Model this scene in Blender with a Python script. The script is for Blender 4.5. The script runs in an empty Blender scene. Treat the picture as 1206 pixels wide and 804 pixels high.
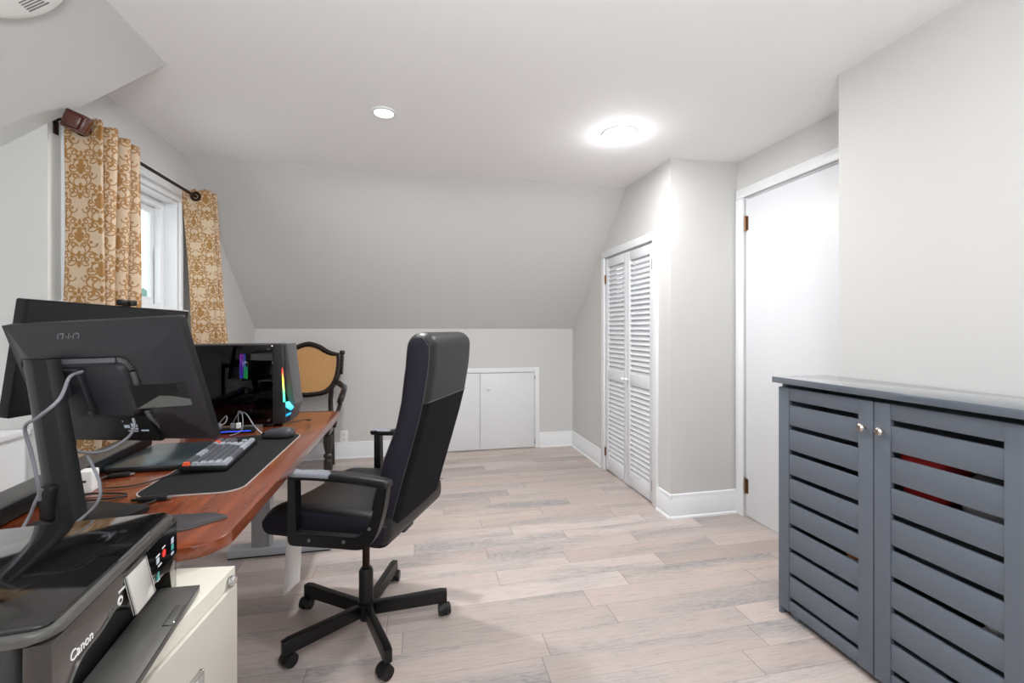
import bpy, bmesh, math, random
from mathutils import Vector, Matrix, Euler
random.seed(7)
C = bpy.context.scene.collection
PI = math.pi
R = math.radians

# ------------------------------------------------------------------ materials
def lin(c):
    out = []
    for v in c:
        v = v/255.0
        out.append(v/12.92 if v <= 0.04045 else ((v+0.055)/1.055)**2.4)
    return tuple(out)+(1.0,)
def setin(n, name, val):
    if name in n.inputs: n.inputs[name].default_value = val
def mat(name, rgb, rough=0.5, metal=0.0, spec=0.5, noise=0.0, nscale=20, bump=0.0, bscale=200, coat=0.0, emit=None, estr=0.0, sheen=0.0):
    m = bpy.data.materials.new(name); m.use_nodes = True
    nt = m.node_tree; b = nt.nodes['Principled BSDF']
    b.inputs['Base Color'].default_value = lin(rgb)
    b.inputs['Roughness'].default_value = rough
    b.inputs['Metallic'].default_value = metal
    setin(b, 'Specular IOR Level', spec); setin(b, 'Coat Weight', coat); setin(b, 'Coat Roughness', 0.08); setin(b, 'Sheen Weight', sheen)
    tc = nt.nodes.new('ShaderNodeTexCoord')
    if noise > 0:
        n = nt.nodes.new('ShaderNodeTexNoise'); n.inputs['Scale'].default_value = nscale; n.inputs['Detail'].default_value = 5
        nt.links.new(tc.outputs['Object'], n.inputs['Vector'])
        mx = nt.nodes.new('ShaderNodeMix'); mx.data_type = 'RGBA'
        a = lin(rgb); k = 1-noise; k2 = 1+noise
        mx.inputs[6].default_value = (a[0]*k, a[1]*k, a[2]*k, 1); mx.inputs[7].default_value = (min(1, a[0]*k2), min(1, a[1]*k2), min(1, a[2]*k2), 1)
        nt.links.new(n.outputs['Fac'], mx.inputs[0]); nt.links.new(mx.outputs[2], b.inputs['Base Color'])
    if bump > 0:
        n2 = nt.nodes.new('ShaderNodeTexNoise'); n2.inputs['Scale'].default_value = bscale; n2.inputs['Detail'].default_value = 3
        nt.links.new(tc.outputs['Object'], n2.inputs['Vector'])
        bp = nt.nodes.new('ShaderNodeBump'); bp.inputs['Strength'].default_value = bump; bp.inputs['Distance'].default_value = 0.002
        nt.links.new(n2.outputs['Fac'], bp.inputs['Height']); nt.links.new(bp.outputs['Normal'], b.inputs['Normal'])
    if emit:
        b.inputs['Emission Color'].default_value = lin(emit); b.inputs['Emission Strength'].default_value = estr
    return m

class NB:
    """small helper for math node chains"""
    def __init__(s, nt): s.nt = nt
    def v(s, x, inp):
        if isinstance(x, (int, float)): inp.default_value = x
        else: s.nt.links.new(x, inp)
    def m(s, op, a, b=None, c=None, clamp=False):
        n = s.nt.nodes.new('ShaderNodeMath'); n.operation = op; n.use_clamp = clamp
        s.v(a, n.inputs[0])
        if b is not None: s.v(b, n.inputs[1])
        if c is not None: s.v(c, n.inputs[2])
        return n.outputs[0]
    def mix(s, f, a, b):
        n = s.nt.nodes.new('ShaderNodeMix'); n.data_type = 'RGBA'
        s.v(f, n.inputs[0])
        for k, x in ((6, a), (7, b)):
            if isinstance(x, tuple): n.inputs[k].default_value = x
            else: s.nt.links.new(x, n.inputs[k])
        return n.outputs[2]

def floor_material():
    m = bpy.data.materials.new('whitewashed_oak_planks'); m.use_nodes = True
    nt = m.node_tree; b = nt.nodes['Principled BSDF']; q = NB(nt)
    tc = nt.nodes.new('ShaderNodeTexCoord'); sep = nt.nodes.new('ShaderNodeSeparateXYZ'); nt.links.new(tc.outputs['Object'], sep.inputs[0])
    x, y = sep.outputs[0], sep.outputs[1]
    PW = 0.122
    row = q.m('FLOOR', q.m('DIVIDE', y, PW))
    fy = q.m('FRACT', q.m('DIVIDE', y, PW))
    wn = nt.nodes.new('ShaderNodeTexWhiteNoise'); wn.noise_dimensions = '1D'; nt.links.new(row, wn.inputs['W'])
    L = 0.86
    xs = q.m('DIVIDE', q.m('ADD', x, q.m('MULTIPLY', wn.outputs['Value'], 3.7)), L)
    col = q.m('FLOOR', xs); fx = q.m('FRACT', xs)
    cv = nt.nodes.new('ShaderNodeCombineXYZ'); nt.links.new(row, cv.inputs[0]); nt.links.new(col, cv.inputs[1])
    w2 = nt.nodes.new('ShaderNodeTexWhiteNoise'); w2.noise_dimensions = '3D'; nt.links.new(cv.outputs[0], w2.inputs['Vector'])
    rnd = w2.outputs['Value']
    s2 = nt.nodes.new('ShaderNodeSeparateColor'); nt.links.new(w2.outputs['Color'], s2.inputs[0])
    rnd2 = s2.outputs[1]
    # grain coordinates, shifted per plank
    gv = nt.nodes.new('ShaderNodeCombineXYZ')
    nt.links.new(q.m('ADD', q.m('MULTIPLY', x, 1.0), q.m('MULTIPLY', rnd, 37.0)), gv.inputs[0])
    nt.links.new(q.m('ADD', q.m('MULTIPLY', y, 7.0), q.m('MULTIPLY', rnd2, 53.0)), gv.inputs[1])
    n1 = nt.nodes.new('ShaderNodeTexNoise'); n1.inputs['Scale'].default_value = 2.2; n1.inputs['Detail'].default_value = 4; nt.links.new(gv.outputs[0], n1.inputs['Vector'])
    # cathedral rings
    ring = q.m('FRACT', q.m('MULTIPLY', n1.outputs['Fac'], 17.0))
    ringl = q.m('SUBTRACT', 1.0, q.m('MULTIPLY', q.m('ABSOLUTE', q.m('SUBTRACT', ring, 0.5)), 2.0))
    ringl = q.m('POWER', ringl, 2.2)
    gv2 = nt.nodes.new('ShaderNodeCombineXYZ')
    nt.links.new(q.m('ADD', q.m('MULTIPLY', x, 5.0), q.m('MULTIPLY', rnd, 11.0)), gv2.inputs[0]); nt.links.new(q.m('MULTIPLY', y, 130.0), gv2.inputs[1])
    n2 = nt.nodes.new('ShaderNodeTexNoise'); n2.inputs['Scale'].default_value = 1.6; n2.inputs['Detail'].default_value = 3; nt.links.new(gv2.outputs[0], n2.inputs['Vector'])
    n3 = nt.nodes.new('ShaderNodeTexNoise'); n3.inputs['Scale'].default_value = 1.3; n3.inputs['Detail'].default_value = 3; nt.links.new(gv.outputs[0], n3.inputs['Vector'])
    n3.inputs['Scale'].default_value = 0.9
    mr = nt.nodes.new('ShaderNodeMapRange'); mr.inputs[1].default_value = 0.47; mr.inputs[2].default_value = 0.72; nt.links.new(n3.outputs['Fac'], mr.inputs[0])
    patch = mr.outputs[0]
    base = q.mix(rnd, lin((190, 174, 166)), lin((206, 193, 187)))
    base = q.mix(q.m('MULTIPLY', q.m('GREATER_THAN', rnd2, 0.84), 0.3), base, lin((196, 174, 154)))
    base = q.mix(q.m('MULTIPLY', q.m('LESS_THAN', rnd2, 0.16), 0.4), base, lin((164, 151, 144)))
    base = q.mix(q.m('MULTIPLY', patch, 0.62), base, lin((146, 149, 152)))
    base = q.mix(q.m('MULTIPLY', q.m('MULTIPLY', ringl, q.m('ADD', 0.10, q.m('MULTIPLY', patch, 0.8))), 0.8), base, lin((112, 111, 114)))
    fine = nt.nodes.new('ShaderNodeMapRange'); fine.inputs[1].default_value = 0.5; fine.inputs[2].default_value = 0.75; nt.links.new(n2.outputs['Fac'], fine.inputs[0])
    base = q.mix(q.m('MULTIPLY', fine.outputs[0], 0.45), base, lin((134, 120, 112)))
    # joints
    ey = q.m('MINIMUM', fy, q.m('SUBTRACT', 1.0, fy)); ex = q.m('MINIMUM', fx, q.m('SUBTRACT', 1.0, fx))
    jy = q.m('LESS_THAN', ey, 0.008); jx = q.m('LESS_THAN', ex, 0.0018)
    j = q.m('MAXIMUM', q.m('MULTIPLY', jy, 0.45), q.m('MULTIPLY', jx, 0.75))
    base = q.mix(j, base, lin((120, 108, 104)))
    nt.links.new(base, b.inputs['Base Color'])
    b.inputs['Roughness'].default_value = 0.42
    bp = nt.nodes.new('ShaderNodeBump'); bp.inputs['Strength'].default_value = 0.12; bp.inputs['Distance'].default_value = 0.002
    nt.links.new(q.m('SUBTRACT', n2.outputs['Fac'], j), bp.inputs['Height']); nt.links.new(bp.outputs['Normal'], b.inputs['Normal'])
    return m

def damask_material():
    m = bpy.data.materials.new('gold_damask_fabric'); m.use_nodes = True
    nt = m.node_tree; b = nt.nodes['Principled BSDF']; q = NB(nt)
    tc = nt.nodes.new('ShaderNodeTexCoord'); sep = nt.nodes.new('ShaderNodeSeparateXYZ'); nt.links.new(tc.outputs['UV'], sep.inputs[0])
    TU, TV = 0.15, 0.27
    u = q.m('DIVIDE', sep.outputs[0], TU); v = q.m('DIVIDE', sep.outputs[1], TV)
    nz = nt.nodes.new('ShaderNodeTexNoise'); nz.inputs['Scale'].default_value = 60; nt.links.new(tc.outputs['UV'], nz.inputs['Vector'])
    def motif(du, dv):
        uu = q.m('MULTIPLY', q.m('ABSOLUTE', q.m('SUBTRACT', q.m('FRACT', q.m('ADD', u, du)), 0.5)), TU)
        vv = q.m('MULTIPLY', q.m('SUBTRACT', q.m('FRACT', q.m('ADD', v, dv)), 0.5), TV)
        acc = None
        def add(f):
            nonlocal acc
            acc = f if acc is None else q.m('MAXIMUM', acc, f)
        def dist(cx, cy, sx=1, sy=1):
            a = q.m('MULTIPLY', q.m('SUBTRACT', uu, cx), sx); c = q.m('MULTIPLY', q.m('SUBTRACT', vv, cy), sy)
            return q.m('SQRT', q.m('ADD', q.m('MULTIPLY', a, a), q.m('MULTIPLY', c, c)))
        def ring(cx, cy, r, w, cutside=None, sx=1, sy=1):
            f = q.m('LESS_THAN', q.m('ABSOLUTE', q.m('SUBTRACT', dist(cx, cy, sx, sy), r)), w)
            if cutside:
                ax, ay, k = cutside   # keep where ax*(u-cx)+ay*(v-cy) > k
                s = q.m('ADD', q.m('MULTIPLY', q.m('SUBTRACT', uu, cx), ax), q.m('MULTIPLY', q.m('SUBTRACT', vv, cy), ay))
                f = q.m('MULTIPLY', f, q.m('GREATER_THAN', s, k))
            add(f)
        def blob(cx, cy, r, sx=1, sy=1): add(q.m('LESS_THAN', dist(cx, cy, sx, sy), r))
        # flower of stacked petals
        blob(0, 0.078, 0.009, 1.6, 0.7); blob(0.012, 0.066, 0.007, 1, 0.8); blob(0.021, 0.052, 0.007, 0.9, 1.1)
        blob(0, 0.042, 0.012, 1.3, 0.65); blob(0.011, 0.03, 0.007); blob(0, 0.012, 0.009, 0.8, 0.6)
        # scrolls
        ring(0.026, 0.020, 0.015, 0.0026, (0.4, -1, -0.010)); ring(0.030, 0.024, 0.006, 0.0028)
        ring(0.024, -0.022, 0.020, 0.0028, (0.6, 1, -0.011)); ring(0.019, -0.012, 0.007, 0.0030)
        ring(0.050, -0.004, 0.016, 0.0024, (-0.5, -1, -0.008)); blob(0.047, -0.001, 0.006)
        ring(0.048, 0.060, 0.019, 0.0026, (1, -0.4, -0.009)); ring(0.043, 0.066, 0.007, 0.0026)
        ring(0.044, -0.062, 0.023, 0.0028, (-1, 0.8, -0.013)); ring(0.050, -0.055, 0.008, 0.0028)
        ring(0.015, -0.064, 0.012, 0.0026, (1, 0.2, -0.006)); blob(0, -0.052, 0.008, 1.2, 0.5); blob(0, -0.088, 0.008, 1.1, 0.6)
        ring(0.066, -0.100, 0.018, 0.0024, (-1, 0.5, -0.008)); ring(0.066, 0.100, 0.016, 0.0024, (-1, -1, -0.008))
        return acc
    p = q.m('MAXIMUM', motif(0.0, 0.0), motif(0.5, 0.5))
    # keep it airy: second motif offset overlaps softly
    basec = q.mix(nz.outputs['Fac'], lin((184, 160, 132)), lin((202, 180, 152)))
    gold = q.mix(nz.outputs['Fac'], lin((130, 88, 36)), lin((168, 122, 58)))
    colr = q.mix(p, basec, gold)
    nt.links.new(colr, b.inputs['Base Color'])
    nt.links.new(q.m('SUBTRACT', 0.55, q.m('MULTIPLY', p, 0.18)), b.inputs['Roughness'])
    setin(b, 'Sheen Weight', 0.3)
    return m

def wood_material(name, c1, c2, c3, rough=0.25, axis='Y', scale=1.0, coat=0.5):
    m = bpy.data.materials.new(name); m.use_nodes = True
    nt = m.node_tree; b = nt.nodes['Principled BSDF']; q = NB(nt)
    tc = nt.nodes.new('ShaderNodeTexCoord'); mp = nt.nodes.new('ShaderNodeMapping'); nt.links.new(tc.outputs['Object'], mp.inputs[0])
    mp.inputs['Scale'].default_value = (18*scale, 1.2*scale, 18*scale) if axis == 'Y' else (1.2*scale, 18*scale, 18*scale)
    n1 = nt.nodes.new('ShaderNodeTexNoise'); n1.inputs['Scale'].default_value = 2.0; n1.inputs['Detail'].default_value = 6; nt.links.new(mp.outputs[0], n1.inputs['Vector'])
    n2 = nt.nodes.new('ShaderNodeTexNoise'); n2.inputs['Scale'].default_value = 9.0; n2.inputs['Detail'].default_value = 3; nt.links.new(mp.outputs[0], n2.inputs['Vector'])
    cr = nt.nodes.new('ShaderNodeValToRGB'); cr.color_ramp.elements[0].position = 0.3; cr.color_ramp.elements[1].position = 0.72
    cr.color_ramp.elements[0].color = lin(c1); cr.color_ramp.elements[1].color = lin(c2)
    nt.links.new(n1.outputs['Fac'], cr.inputs[0])
    f = nt.nodes.new('ShaderNodeMapRange'); f.inputs[1].default_value = 0.55; f.inputs[2].default_value = 0.8; nt.links.new(n2.outputs['Fac'], f.inputs[0])
    nt.links.new(q.mix(q.m('MULTIPLY', f.outputs[0], 0.5), cr.outputs[0], lin(c3)), b.inputs['Base Color'])
    b.inputs['Roughness'].default_value = rough; setin(b, 'Coat Weight', coat); setin(b, 'Coat Roughness', 0.12)
    return m

def cane_material():
    m = bpy.data.materials.new('woven_cane'); m.use_nodes = True
    nt = m.node_tree; b = nt.nodes['Principled BSDF']; q = NB(nt)
    tc = nt.nodes.new('ShaderNodeTexCoord'); sep = nt.nodes.new('ShaderNodeSeparateXYZ'); nt.links.new(tc.outputs['Object'], sep.inputs[0])
    a = q.m('ADD', q.m('MULTIPLY', sep.outputs[1], 1.0), sep.outputs[2]); c = q.m('SUBTRACT', sep.outputs[1], sep.outputs[2])
    P = 0.018
    fa = q.m('ABSOLUTE', q.m('SUBTRACT', q.m('FRACT', q.m('DIVIDE', a, P)), 0.5)); fc = q.m('ABSOLUTE', q.m('SUBTRACT', q.m('FRACT', q.m('DIVIDE', c, P)), 0.5))
    hole = q.m('MULTIPLY', q.m('LESS_THAN', fa, 0.26), q.m('LESS_THAN', fc, 0.26))
    nt.links.new(q.mix(hole, lin((214, 164, 104)), lin((120, 82, 44))), b.inputs['Base Color'])
    b.inputs['Roughness'].default_value = 0.45
    return m

def glass_mat(name, tint=(255, 255, 255), gloss=0.08, rough=0.02):
    m = bpy.data.materials.new(name); m.use_nodes = True
    nt = m.node_tree; nt.nodes.remove(nt.nodes['Principled BSDF'])
    out = nt.nodes['Material Output']
    tr = nt.nodes.new('ShaderNodeBsdfTransparent'); tr.inputs[0].default_value = lin(tint)
    gl = nt.nodes.new('ShaderNodeBsdfGlossy'); gl.inputs['Roughness'].default_value = rough
    mx = nt.nodes.new('ShaderNodeMixShader'); mx.inputs[0].default_value = gloss
    nt.links.new(tr.outputs[0], mx.inputs[1]); nt.links.new(gl.outputs[0], mx.inputs[2]); nt.links.new(mx.outputs[0], out.inputs['Surface'])
    return m
def gradient_emit(name, stops, axis, lo, hi, strength):
    m = bpy.data.materials.new(name); m.use_nodes = True
    nt = m.node_tree; b = nt.nodes['Principled BSDF']
    tc = nt.nodes.new('ShaderNodeTexCoord'); sep = nt.nodes.new('ShaderNodeSeparateXYZ'); nt.links.new(tc.outputs['Object'], sep.inputs[0])
    mr = nt.nodes.new('ShaderNodeMapRange'); mr.inputs[1].default_value = lo; mr.inputs[2].default_value = hi
    nt.links.new(sep.outputs[axis], mr.inputs[0])
    cr = nt.nodes.new('ShaderNodeValToRGB'); el = cr.color_ramp.elements
    el[0].position = stops[0][0]; el[0].color = lin(stops[0][1]); el[1].position = stops[-1][0]; el[1].color = lin(stops[-1][1])
    for p, c in stops[1:-1]:
        e = el.new(p); e.color = lin(c)
    nt.links.new(mr.outputs[0], cr.inputs[0]); nt.links.new(cr.outputs[0], b.inputs['Emission Color'])
    b.inputs['Base Color'].default_value = (0.02, 0.02, 0.02, 1); b.inputs['Emission Strength'].default_value = strength
    return m

M = {}
M['wall'] = mat('pale_grey_wall_paint', (206, 205, 203), 0.7, bump=0.05, bscale=120)
M['slope'] = mat('grey_slope_paint', (205, 205, 203), 0.75, bump=0.05, bscale=120)
M['ceil'] = mat('white_ceiling_paint', (238, 237, 238), 0.8, bump=0.04, bscale=150)
M['trim'] = mat('white_trim_paint', (230, 232, 234), 0.38)
M['doorw'] = mat('white_door_paint', (222, 224, 227), 0.42)
M['floor'] = floor_material()
M['damask'] = damask_material()
M['bronze'] = mat('dark_bronze', (48, 34, 26), 0.35, 0.7)
M['brownblock'] = mat('amber_brown_resin', (74, 30, 16), 0.15, 0, coat=0.6, noise=0.25, nscale=30)
M['brass'] = mat('aged_brass', (128, 92, 62), 0.4, 0.8)
M['steelh'] = mat('dull_steel', (150, 148, 145), 0.4, 0.8)
M['cabgrey'] = mat('slate_grey_laminate', (100, 107, 117), 0.5, spec=0.35, bump=0.02)
M['cabtop'] = mat('slate_grey_laminate_top', (96, 103, 112), 0.12, coat=1.0)
M['cabin'] = mat('dark_grey_board', (48, 51, 56), 0.7)
M['nickel'] = mat('brushed_nickel', (205, 196, 186), 0.25, 1.0)
M['deskwood'] = wood_material('reddish_cherry_veneer', (98, 43, 21), (134, 65, 33), (74, 30, 14), 0.22, 'Y', 1.0, 0.5)
M['blackm'] = mat('black_powder_coat', (11, 11, 12), 0.35, spec=0.4)
M['blackp'] = mat('black_plastic', (17, 17, 18), 0.45, spec=0.35, bump=0.03, bscale=600)
M['monback'] = mat('charcoal_textured_plastic', (38, 36, 40), 0.42, spec=0.4, bump=0.06, bscale=900)
M['greyp'] = mat('dark_grey_plastic', (60, 58, 62), 0.45, spec=0.4)
M['screen'] = mat('black_glossy_screen', (10, 10, 11), 0.18, coat=0.3)
M['screengrey'] = mat('black_matte_screen', (9, 9, 10), 0.35, spec=0.5)
M['gloss'] = mat('glossy_black_plastic', (12, 12, 12), 0.06, coat=0.9)
M['silverb'] = mat('silver_grey_plastic', (92, 91, 88), 0.3, 0.3)
M['printgrey'] = mat('glossy_dark_grey_panel', (44, 41, 38), 0.12, coat=0.8)
M['printside'] = mat('dark_grey_printer_plastic', (46, 47, 46), 0.38, spec=0.4, bump=0.04, bscale=700)
M['lcd'] = mat('pale_lcd_glass', (186, 184, 178), 0.12, coat=0.5)
M['white'] = mat('white_plastic', (235, 235, 232), 0.4)
M['red'] = mat('red_plastic', (205, 40, 34), 0.4, emit=(205, 40, 34), estr=0.3)
M['teal'] = mat('teal_print', (70, 165, 160), 0.5)
M['cream'] = mat('cream_painted_steel', (208, 204, 192), 0.42)
M['creamshade'] = mat('cream_painted_steel_shaded', (186, 181, 171), 0.45)  # same cream paint, darkened: shade on the drawer fronts is in the colour
M['chrome'] = mat('chrome', (200, 200, 200), 0.15, 1.0)
M['leather'] = mat('black_leather', (17, 16, 18), 0.38, spec=0.4, bump=0.25, bscale=380)
M['leatherg'] = mat('charcoal_leather', (36, 36, 36), 0.42, spec=0.4, bump=0.2, bscale=380)
M['fabricb'] = mat('black_fabric', (13, 13, 14), 0.9, spec=0.2, bump=0.3, bscale=900)
M['fabricp'] = mat('blue_black_fabric', (34, 31, 41), 0.9, spec=0.25, bump=0.3, bscale=900)
M['stitch'] = mat('grey_thread', (78, 76, 80), 0.7)
M['worn'] = mat('worn_grey_foam', (128, 130, 138), 0.9, noise=0.45, nscale=140)
M['paper'] = mat('white_paper', (246, 243, 240), 0.7)
M['matblk'] = mat('black_cloth_mat', (24, 24, 25), 0.85, spec=0.25, bump=0.15, bscale=900)
M['matedge'] = mat('pale_stitched_edge', (170, 158, 152), 0.8)
M['lapt'] = mat('dark_blue_grey_metal', (104, 118, 126), 0.25, 0.85)
M['keyl'] = mat('pale_grey_keycap', (150, 154, 161), 0.6)
M['keyd'] = mat('mid_grey_keycap', (80, 82, 88), 0.6)
M['keyo'] = mat('orange_keycap', (228, 88, 48), 0.55)
M['mouse'] = mat('dark_grey_satin', (62, 62, 68), 0.35)
M['cableg'] = mat('grey_cable', (120, 122, 128), 0.35)
M['cableb'] = mat('black_cable', (26, 25, 26), 0.4)
M['antique'] = mat('dark_carved_walnut', (24, 14, 11), 0.3, coat=0.3, noise=0.3, nscale=40)
M['cane'] = cane_material()
M['seatfab'] = mat('dark_brown_upholstery', (66, 46, 34), 0.7)
M['pcgrey'] = mat('gunmetal_case', (78, 78, 80), 0.4, 0.3)
M['pcdark'] = mat('dark_case_frame', (30, 30, 31), 0.45, spec=0.35)
M['pcglass'] = glass_mat('smoked_glass', (120, 120, 122), 0.022, 0.01)
M['board'] = mat('black_circuit_board', (14, 15, 17), 0.5)
M['winglass'] = glass_mat('window_glass', (245, 250, 250), 0.05, 0.0)
M['plainglass'] = glass_mat('clear_glass', (214, 214, 212), 0.16, 0.02)
M['blue'] = mat('blue_light', (40, 70, 200), 0.4, emit=(50, 80, 255), estr=1.5)
M['lens'] = mat('lit_downlight_lens', (255, 255, 255), 0.5, emit=(255, 247, 236), estr=6)
M['lensb'] = mat('bright_downlight_lens', (255, 255, 255), 0.5, emit=(255, 250, 244), estr=30)
M['tree'] = mat('blue_green_foliage', (110, 140, 130), 0.8)
M['bagr'] = mat('red_cloth', (176, 30, 26), 0.7)
M['bagg'] = mat('grey_plastic_film', (168, 168, 166), 0.4)
M['bago'] = mat('orange_leather', (196, 96, 44), 0.6)
M['traym'] = mat('black_tray_plastic', (16, 16, 18), 0.55, spec=0.3)
M['vent'] = mat('vent_grey_plastic', (120, 118, 122), 0.5)
M['legm'] = mat('pale_grey_steel', (176, 182, 188), 0.45)
M['barg'] = mat('soft_grey_top_plastic', (70, 69, 68), 0.4)
M['label'] = mat('grey_print', (120, 120, 118), 0.7)
M['labelw'] = mat('white_print', (190, 200, 215), 0.6)
M['midgrey'] = mat('grey_rail', (150, 150, 152), 0.5)
M['greige'] = mat('white_frame_paint', (222, 226, 230), 0.4)

# ------------------------------------------------------------------ mesh builder
class MB:
    def __init__(s): s.bm = bmesh.new(); s.mats = []; s.cur = 0
    def use(s, m):
        if m not in s.mats: s.mats.append(m)
        s.cur = s.mats.index(m); return s
    def _fin(s, faces, smooth=False):
        for f in faces: f.material_index = s.cur; f.smooth = smooth
    def face(s, pts, smooth=False):
        vs = [s.bm.verts.new(p) for p in pts]; f = s.bm.faces.new(vs); s._fin([f], smooth); return f
    def box(s, lo, hi, bev=0.0, T=None, seg=2):
        x0, y0, z0 = lo; x1, y1, z1 = hi
        vs = [s.bm.verts.new(p) for p in ((x0,y0,z0),(x1,y0,z0),(x1,y1,z0),(x0,y1,z0),(x0,y0,z1),(x1,y0,z1),(x1,y1,z1),(x0,y1,z1))]
        fs = [s.bm.faces.new([vs[i] for i in q]) for q in ((3,2,1,0),(4,5,6,7),(0,1,5,4),(1,2,6,5),(2,3,7,6),(3,0,4,7))]
        if bev > 0:
            es = list({e for f in fs for e in f.edges})
            r = bmesh.ops.bevel(s.bm, geom=es, offset=bev, segments=seg, affect='EDGES', profile=0.5)
            fs = list({f for v in [v for v in vs if v.is_valid] for f in v.link_faces} | set(r['faces']) | {f for f in fs if f.is_valid})
            vset = {v for f in fs for v in f.verts}
        else: vset = set(vs)
        s._fin(fs, bev > 0)
        if T is not None:
            for v in vset: v.co = T @ v.co
        return s
    def rbox(s, half, r, n=(6,6,6), fn=None, T=None, center=(0,0,0), facemat=None):
        hx, hy, hz = half; nx, ny, nz = n
        r = min(r, hx, hy, hz)
        keyv = {}
        def P(i, j, k):
            key = (i, j, k)
            if key in keyv: return keyv[key]
            def mp(i, n, h):
                # concentrate samples towards the rounded ends
                t = -1+2*i/n
                t = math.sin(t*PI/2)*0.5+t*0.5
                return t*h
            p = Vector((mp(i,nx,hx), mp(j,ny,hy), mp(k,nz,hz)))
            q = Vector((max(-(hx-r), min(hx-r, p.x)), max(-(hy-r), min(hy-r, p.y)), max(-(hz-r), min(hz-r, p.z))))
            d = p-q
            if d.length > 1e-9: p = q+d.normalized()*r
            if fn: p = fn(p)
            p = p+Vector(center)
            if T is not None: p = T @ p
            keyv[key] = s.bm.verts.new(p); return keyv[key]
        fs = []
        def quad(a, b, c, d):
            try:
                f = s.bm.faces.new([a, b, c, d]); fs.append(f)
            except ValueError: pass
        for i in range(nx):
            for j in range(ny):
                quad(P(i,j,0), P(i,j+1,0), P(i+1,j+1,0), P(i+1,j,0)); quad(P(i,j,nz), P(i+1,j,nz), P(i+1,j+1,nz), P(i,j+1,nz))
        for i in range(nx):
            for k in range(nz):
                quad(P(i,0,k), P(i+1,0,k), P(i+1,0,k+1), P(i,0,k+1)); quad(P(i,ny,k), P(i,ny,k+1), P(i+1,ny,k+1), P(i+1,ny,k))
        for j in range(ny):
            for k in range(nz):
                quad(P(0,j,k), P(0,j,k+1), P(0,j+1,k+1), P(0,j+1,k)); quad(P(nx,j,k), P(nx,j+1,k), P(nx,j+1,k+1), P(nx,j,k+1))
        s._fin(fs, True)
        if facemat:
            for f in fs:
                f.normal_update()
                m = facemat(f.calc_center_median(), f.normal)
                if m is not None:
                    if m not in s.mats: s.mats.append(m)
                    f.material_index = s.mats.index(m)
        return s
    def prism(s, poly, z0, z1, T=None, smooth=False, bev=0.0):
        a = [s.bm.verts.new((x, y, z0)) for x, y in poly]; b = [s.bm.verts.new((x, y, z1)) for x, y in poly]
        n = len(poly); fs = [s.bm.faces.new(a[::-1]), s.bm.faces.new(b)]
        side = []
        for i in range(n):
            f = s.bm.faces.new([a[i], a[(i+1)%n], b[(i+1)%n], b[i]]); side.append(f)
        s._fin(fs); s._fin(side, smooth)
        vset = set(a+b)
        if bev > 0:
            es = list({e for f in fs for e in f.edges})
            r = bmesh.ops.bevel(s.bm, geom=es, offset=bev, segments=2, affect='EDGES', profile=0.5)
            s._fin(r['faces'], True)
            vset = {v for v in vset if v.is_valid} | {v for f in r['faces'] for v in f.verts}
        if T is not None:
            for v in vset: v.co = T @ v.co
        return s
    def cyl(s, p0, p1, r0, r1=None, seg=16, caps=True):
        r1 = r0 if r1 is None else r1
        p0 = Vector(p0); p1 = Vector(p1); d = (p1-p0).normalized()
        u = d.orthogonal().normalized(); v = d.cross(u)
        A = [s.bm.verts.new(p0+(u*math.cos(2*PI*i/seg)+v*math.sin(2*PI*i/seg))*r0) for i in range(seg)]
        B = [s.bm.verts.new(p1+(u*math.cos(2*PI*i/seg)+v*math.sin(2*PI*i/seg))*r1) for i in range(seg)]
        s._fin([s.bm.faces.new([A[i], A[(i+1)%seg], B[(i+1)%seg], B[i]]) for i in range(seg)], True)
        if caps: s._fin([s.bm.faces.new(A[::-1]), s.bm.faces.new(B)])
        return s
    def lathe(s, prof, seg=20, T=None, lobes=0, depth=0.0):
        rings = []
        for r, z in prof:
            ring = []
            for i in range(seg):
                a = 2*PI*i/seg; rr = max(r, 1e-4)*(1+depth*math.cos(lobes*a))
                p = Vector((rr*math.cos(a), rr*math.sin(a), z))
                if T is not None: p = T @ p
                ring.append(s.bm.verts.new(p))
            rings.append(ring)
        fs = []
        for A, B in zip(rings, rings[1:]):
            for i in range(seg): fs.append(s.bm.faces.new([A[i], A[(i+1)%seg], B[(i+1)%seg], B[i]]))
        s._fin(fs, True)
        s._fin([s.bm.faces.new(rings[0][::-1]), s.bm.faces.new(rings[-1])])
        return s
    def sweep(s, pts, sec, up=None, smooth=True, scale=None):
        """sweep section (list of 2D: side, up) along pts"""
        pts = [Vector(p) for p in pts]; n = len(pts); rings = []
        t0 = (pts[1]-pts[0]).normalized()
        side = (t0.cross(Vector(up)) if up else t0.orthogonal()).normalized()
        for i, p in enumerate(pts):
            t = (pts[min(i+1, n-1)]-pts[max(i-1, 0)]).normalized()
            if up: side = t.cross(Vector(up)).normalized()
            else: side = (side-t*side.dot(t)).normalized()
            w = side.cross(t)
            k = scale[i] if scale else 1.0
            rings.append([s.bm.verts.new(p+side*a*k+w*b*k) for a, b in sec])
        m = len(sec); fs = []
        for A, B in zip(rings, rings[1:]):
            for i in range(m): fs.append(s.bm.faces.new([A[i], B[i], B[(i+1)%m], A[(i+1)%m]]))
        s._fin(fs, smooth)
        s._fin([s.bm.faces.new(rings[0]), s.bm.faces.new(rings[-1][::-1])])
        return s
    def tube(s, pts, r, seg=8, scale=None):
        return s.sweep(pts, [(r*math.cos(2*PI*i/seg), r*math.sin(2*PI*i/seg)) for i in range(seg)], scale=scale)
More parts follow.
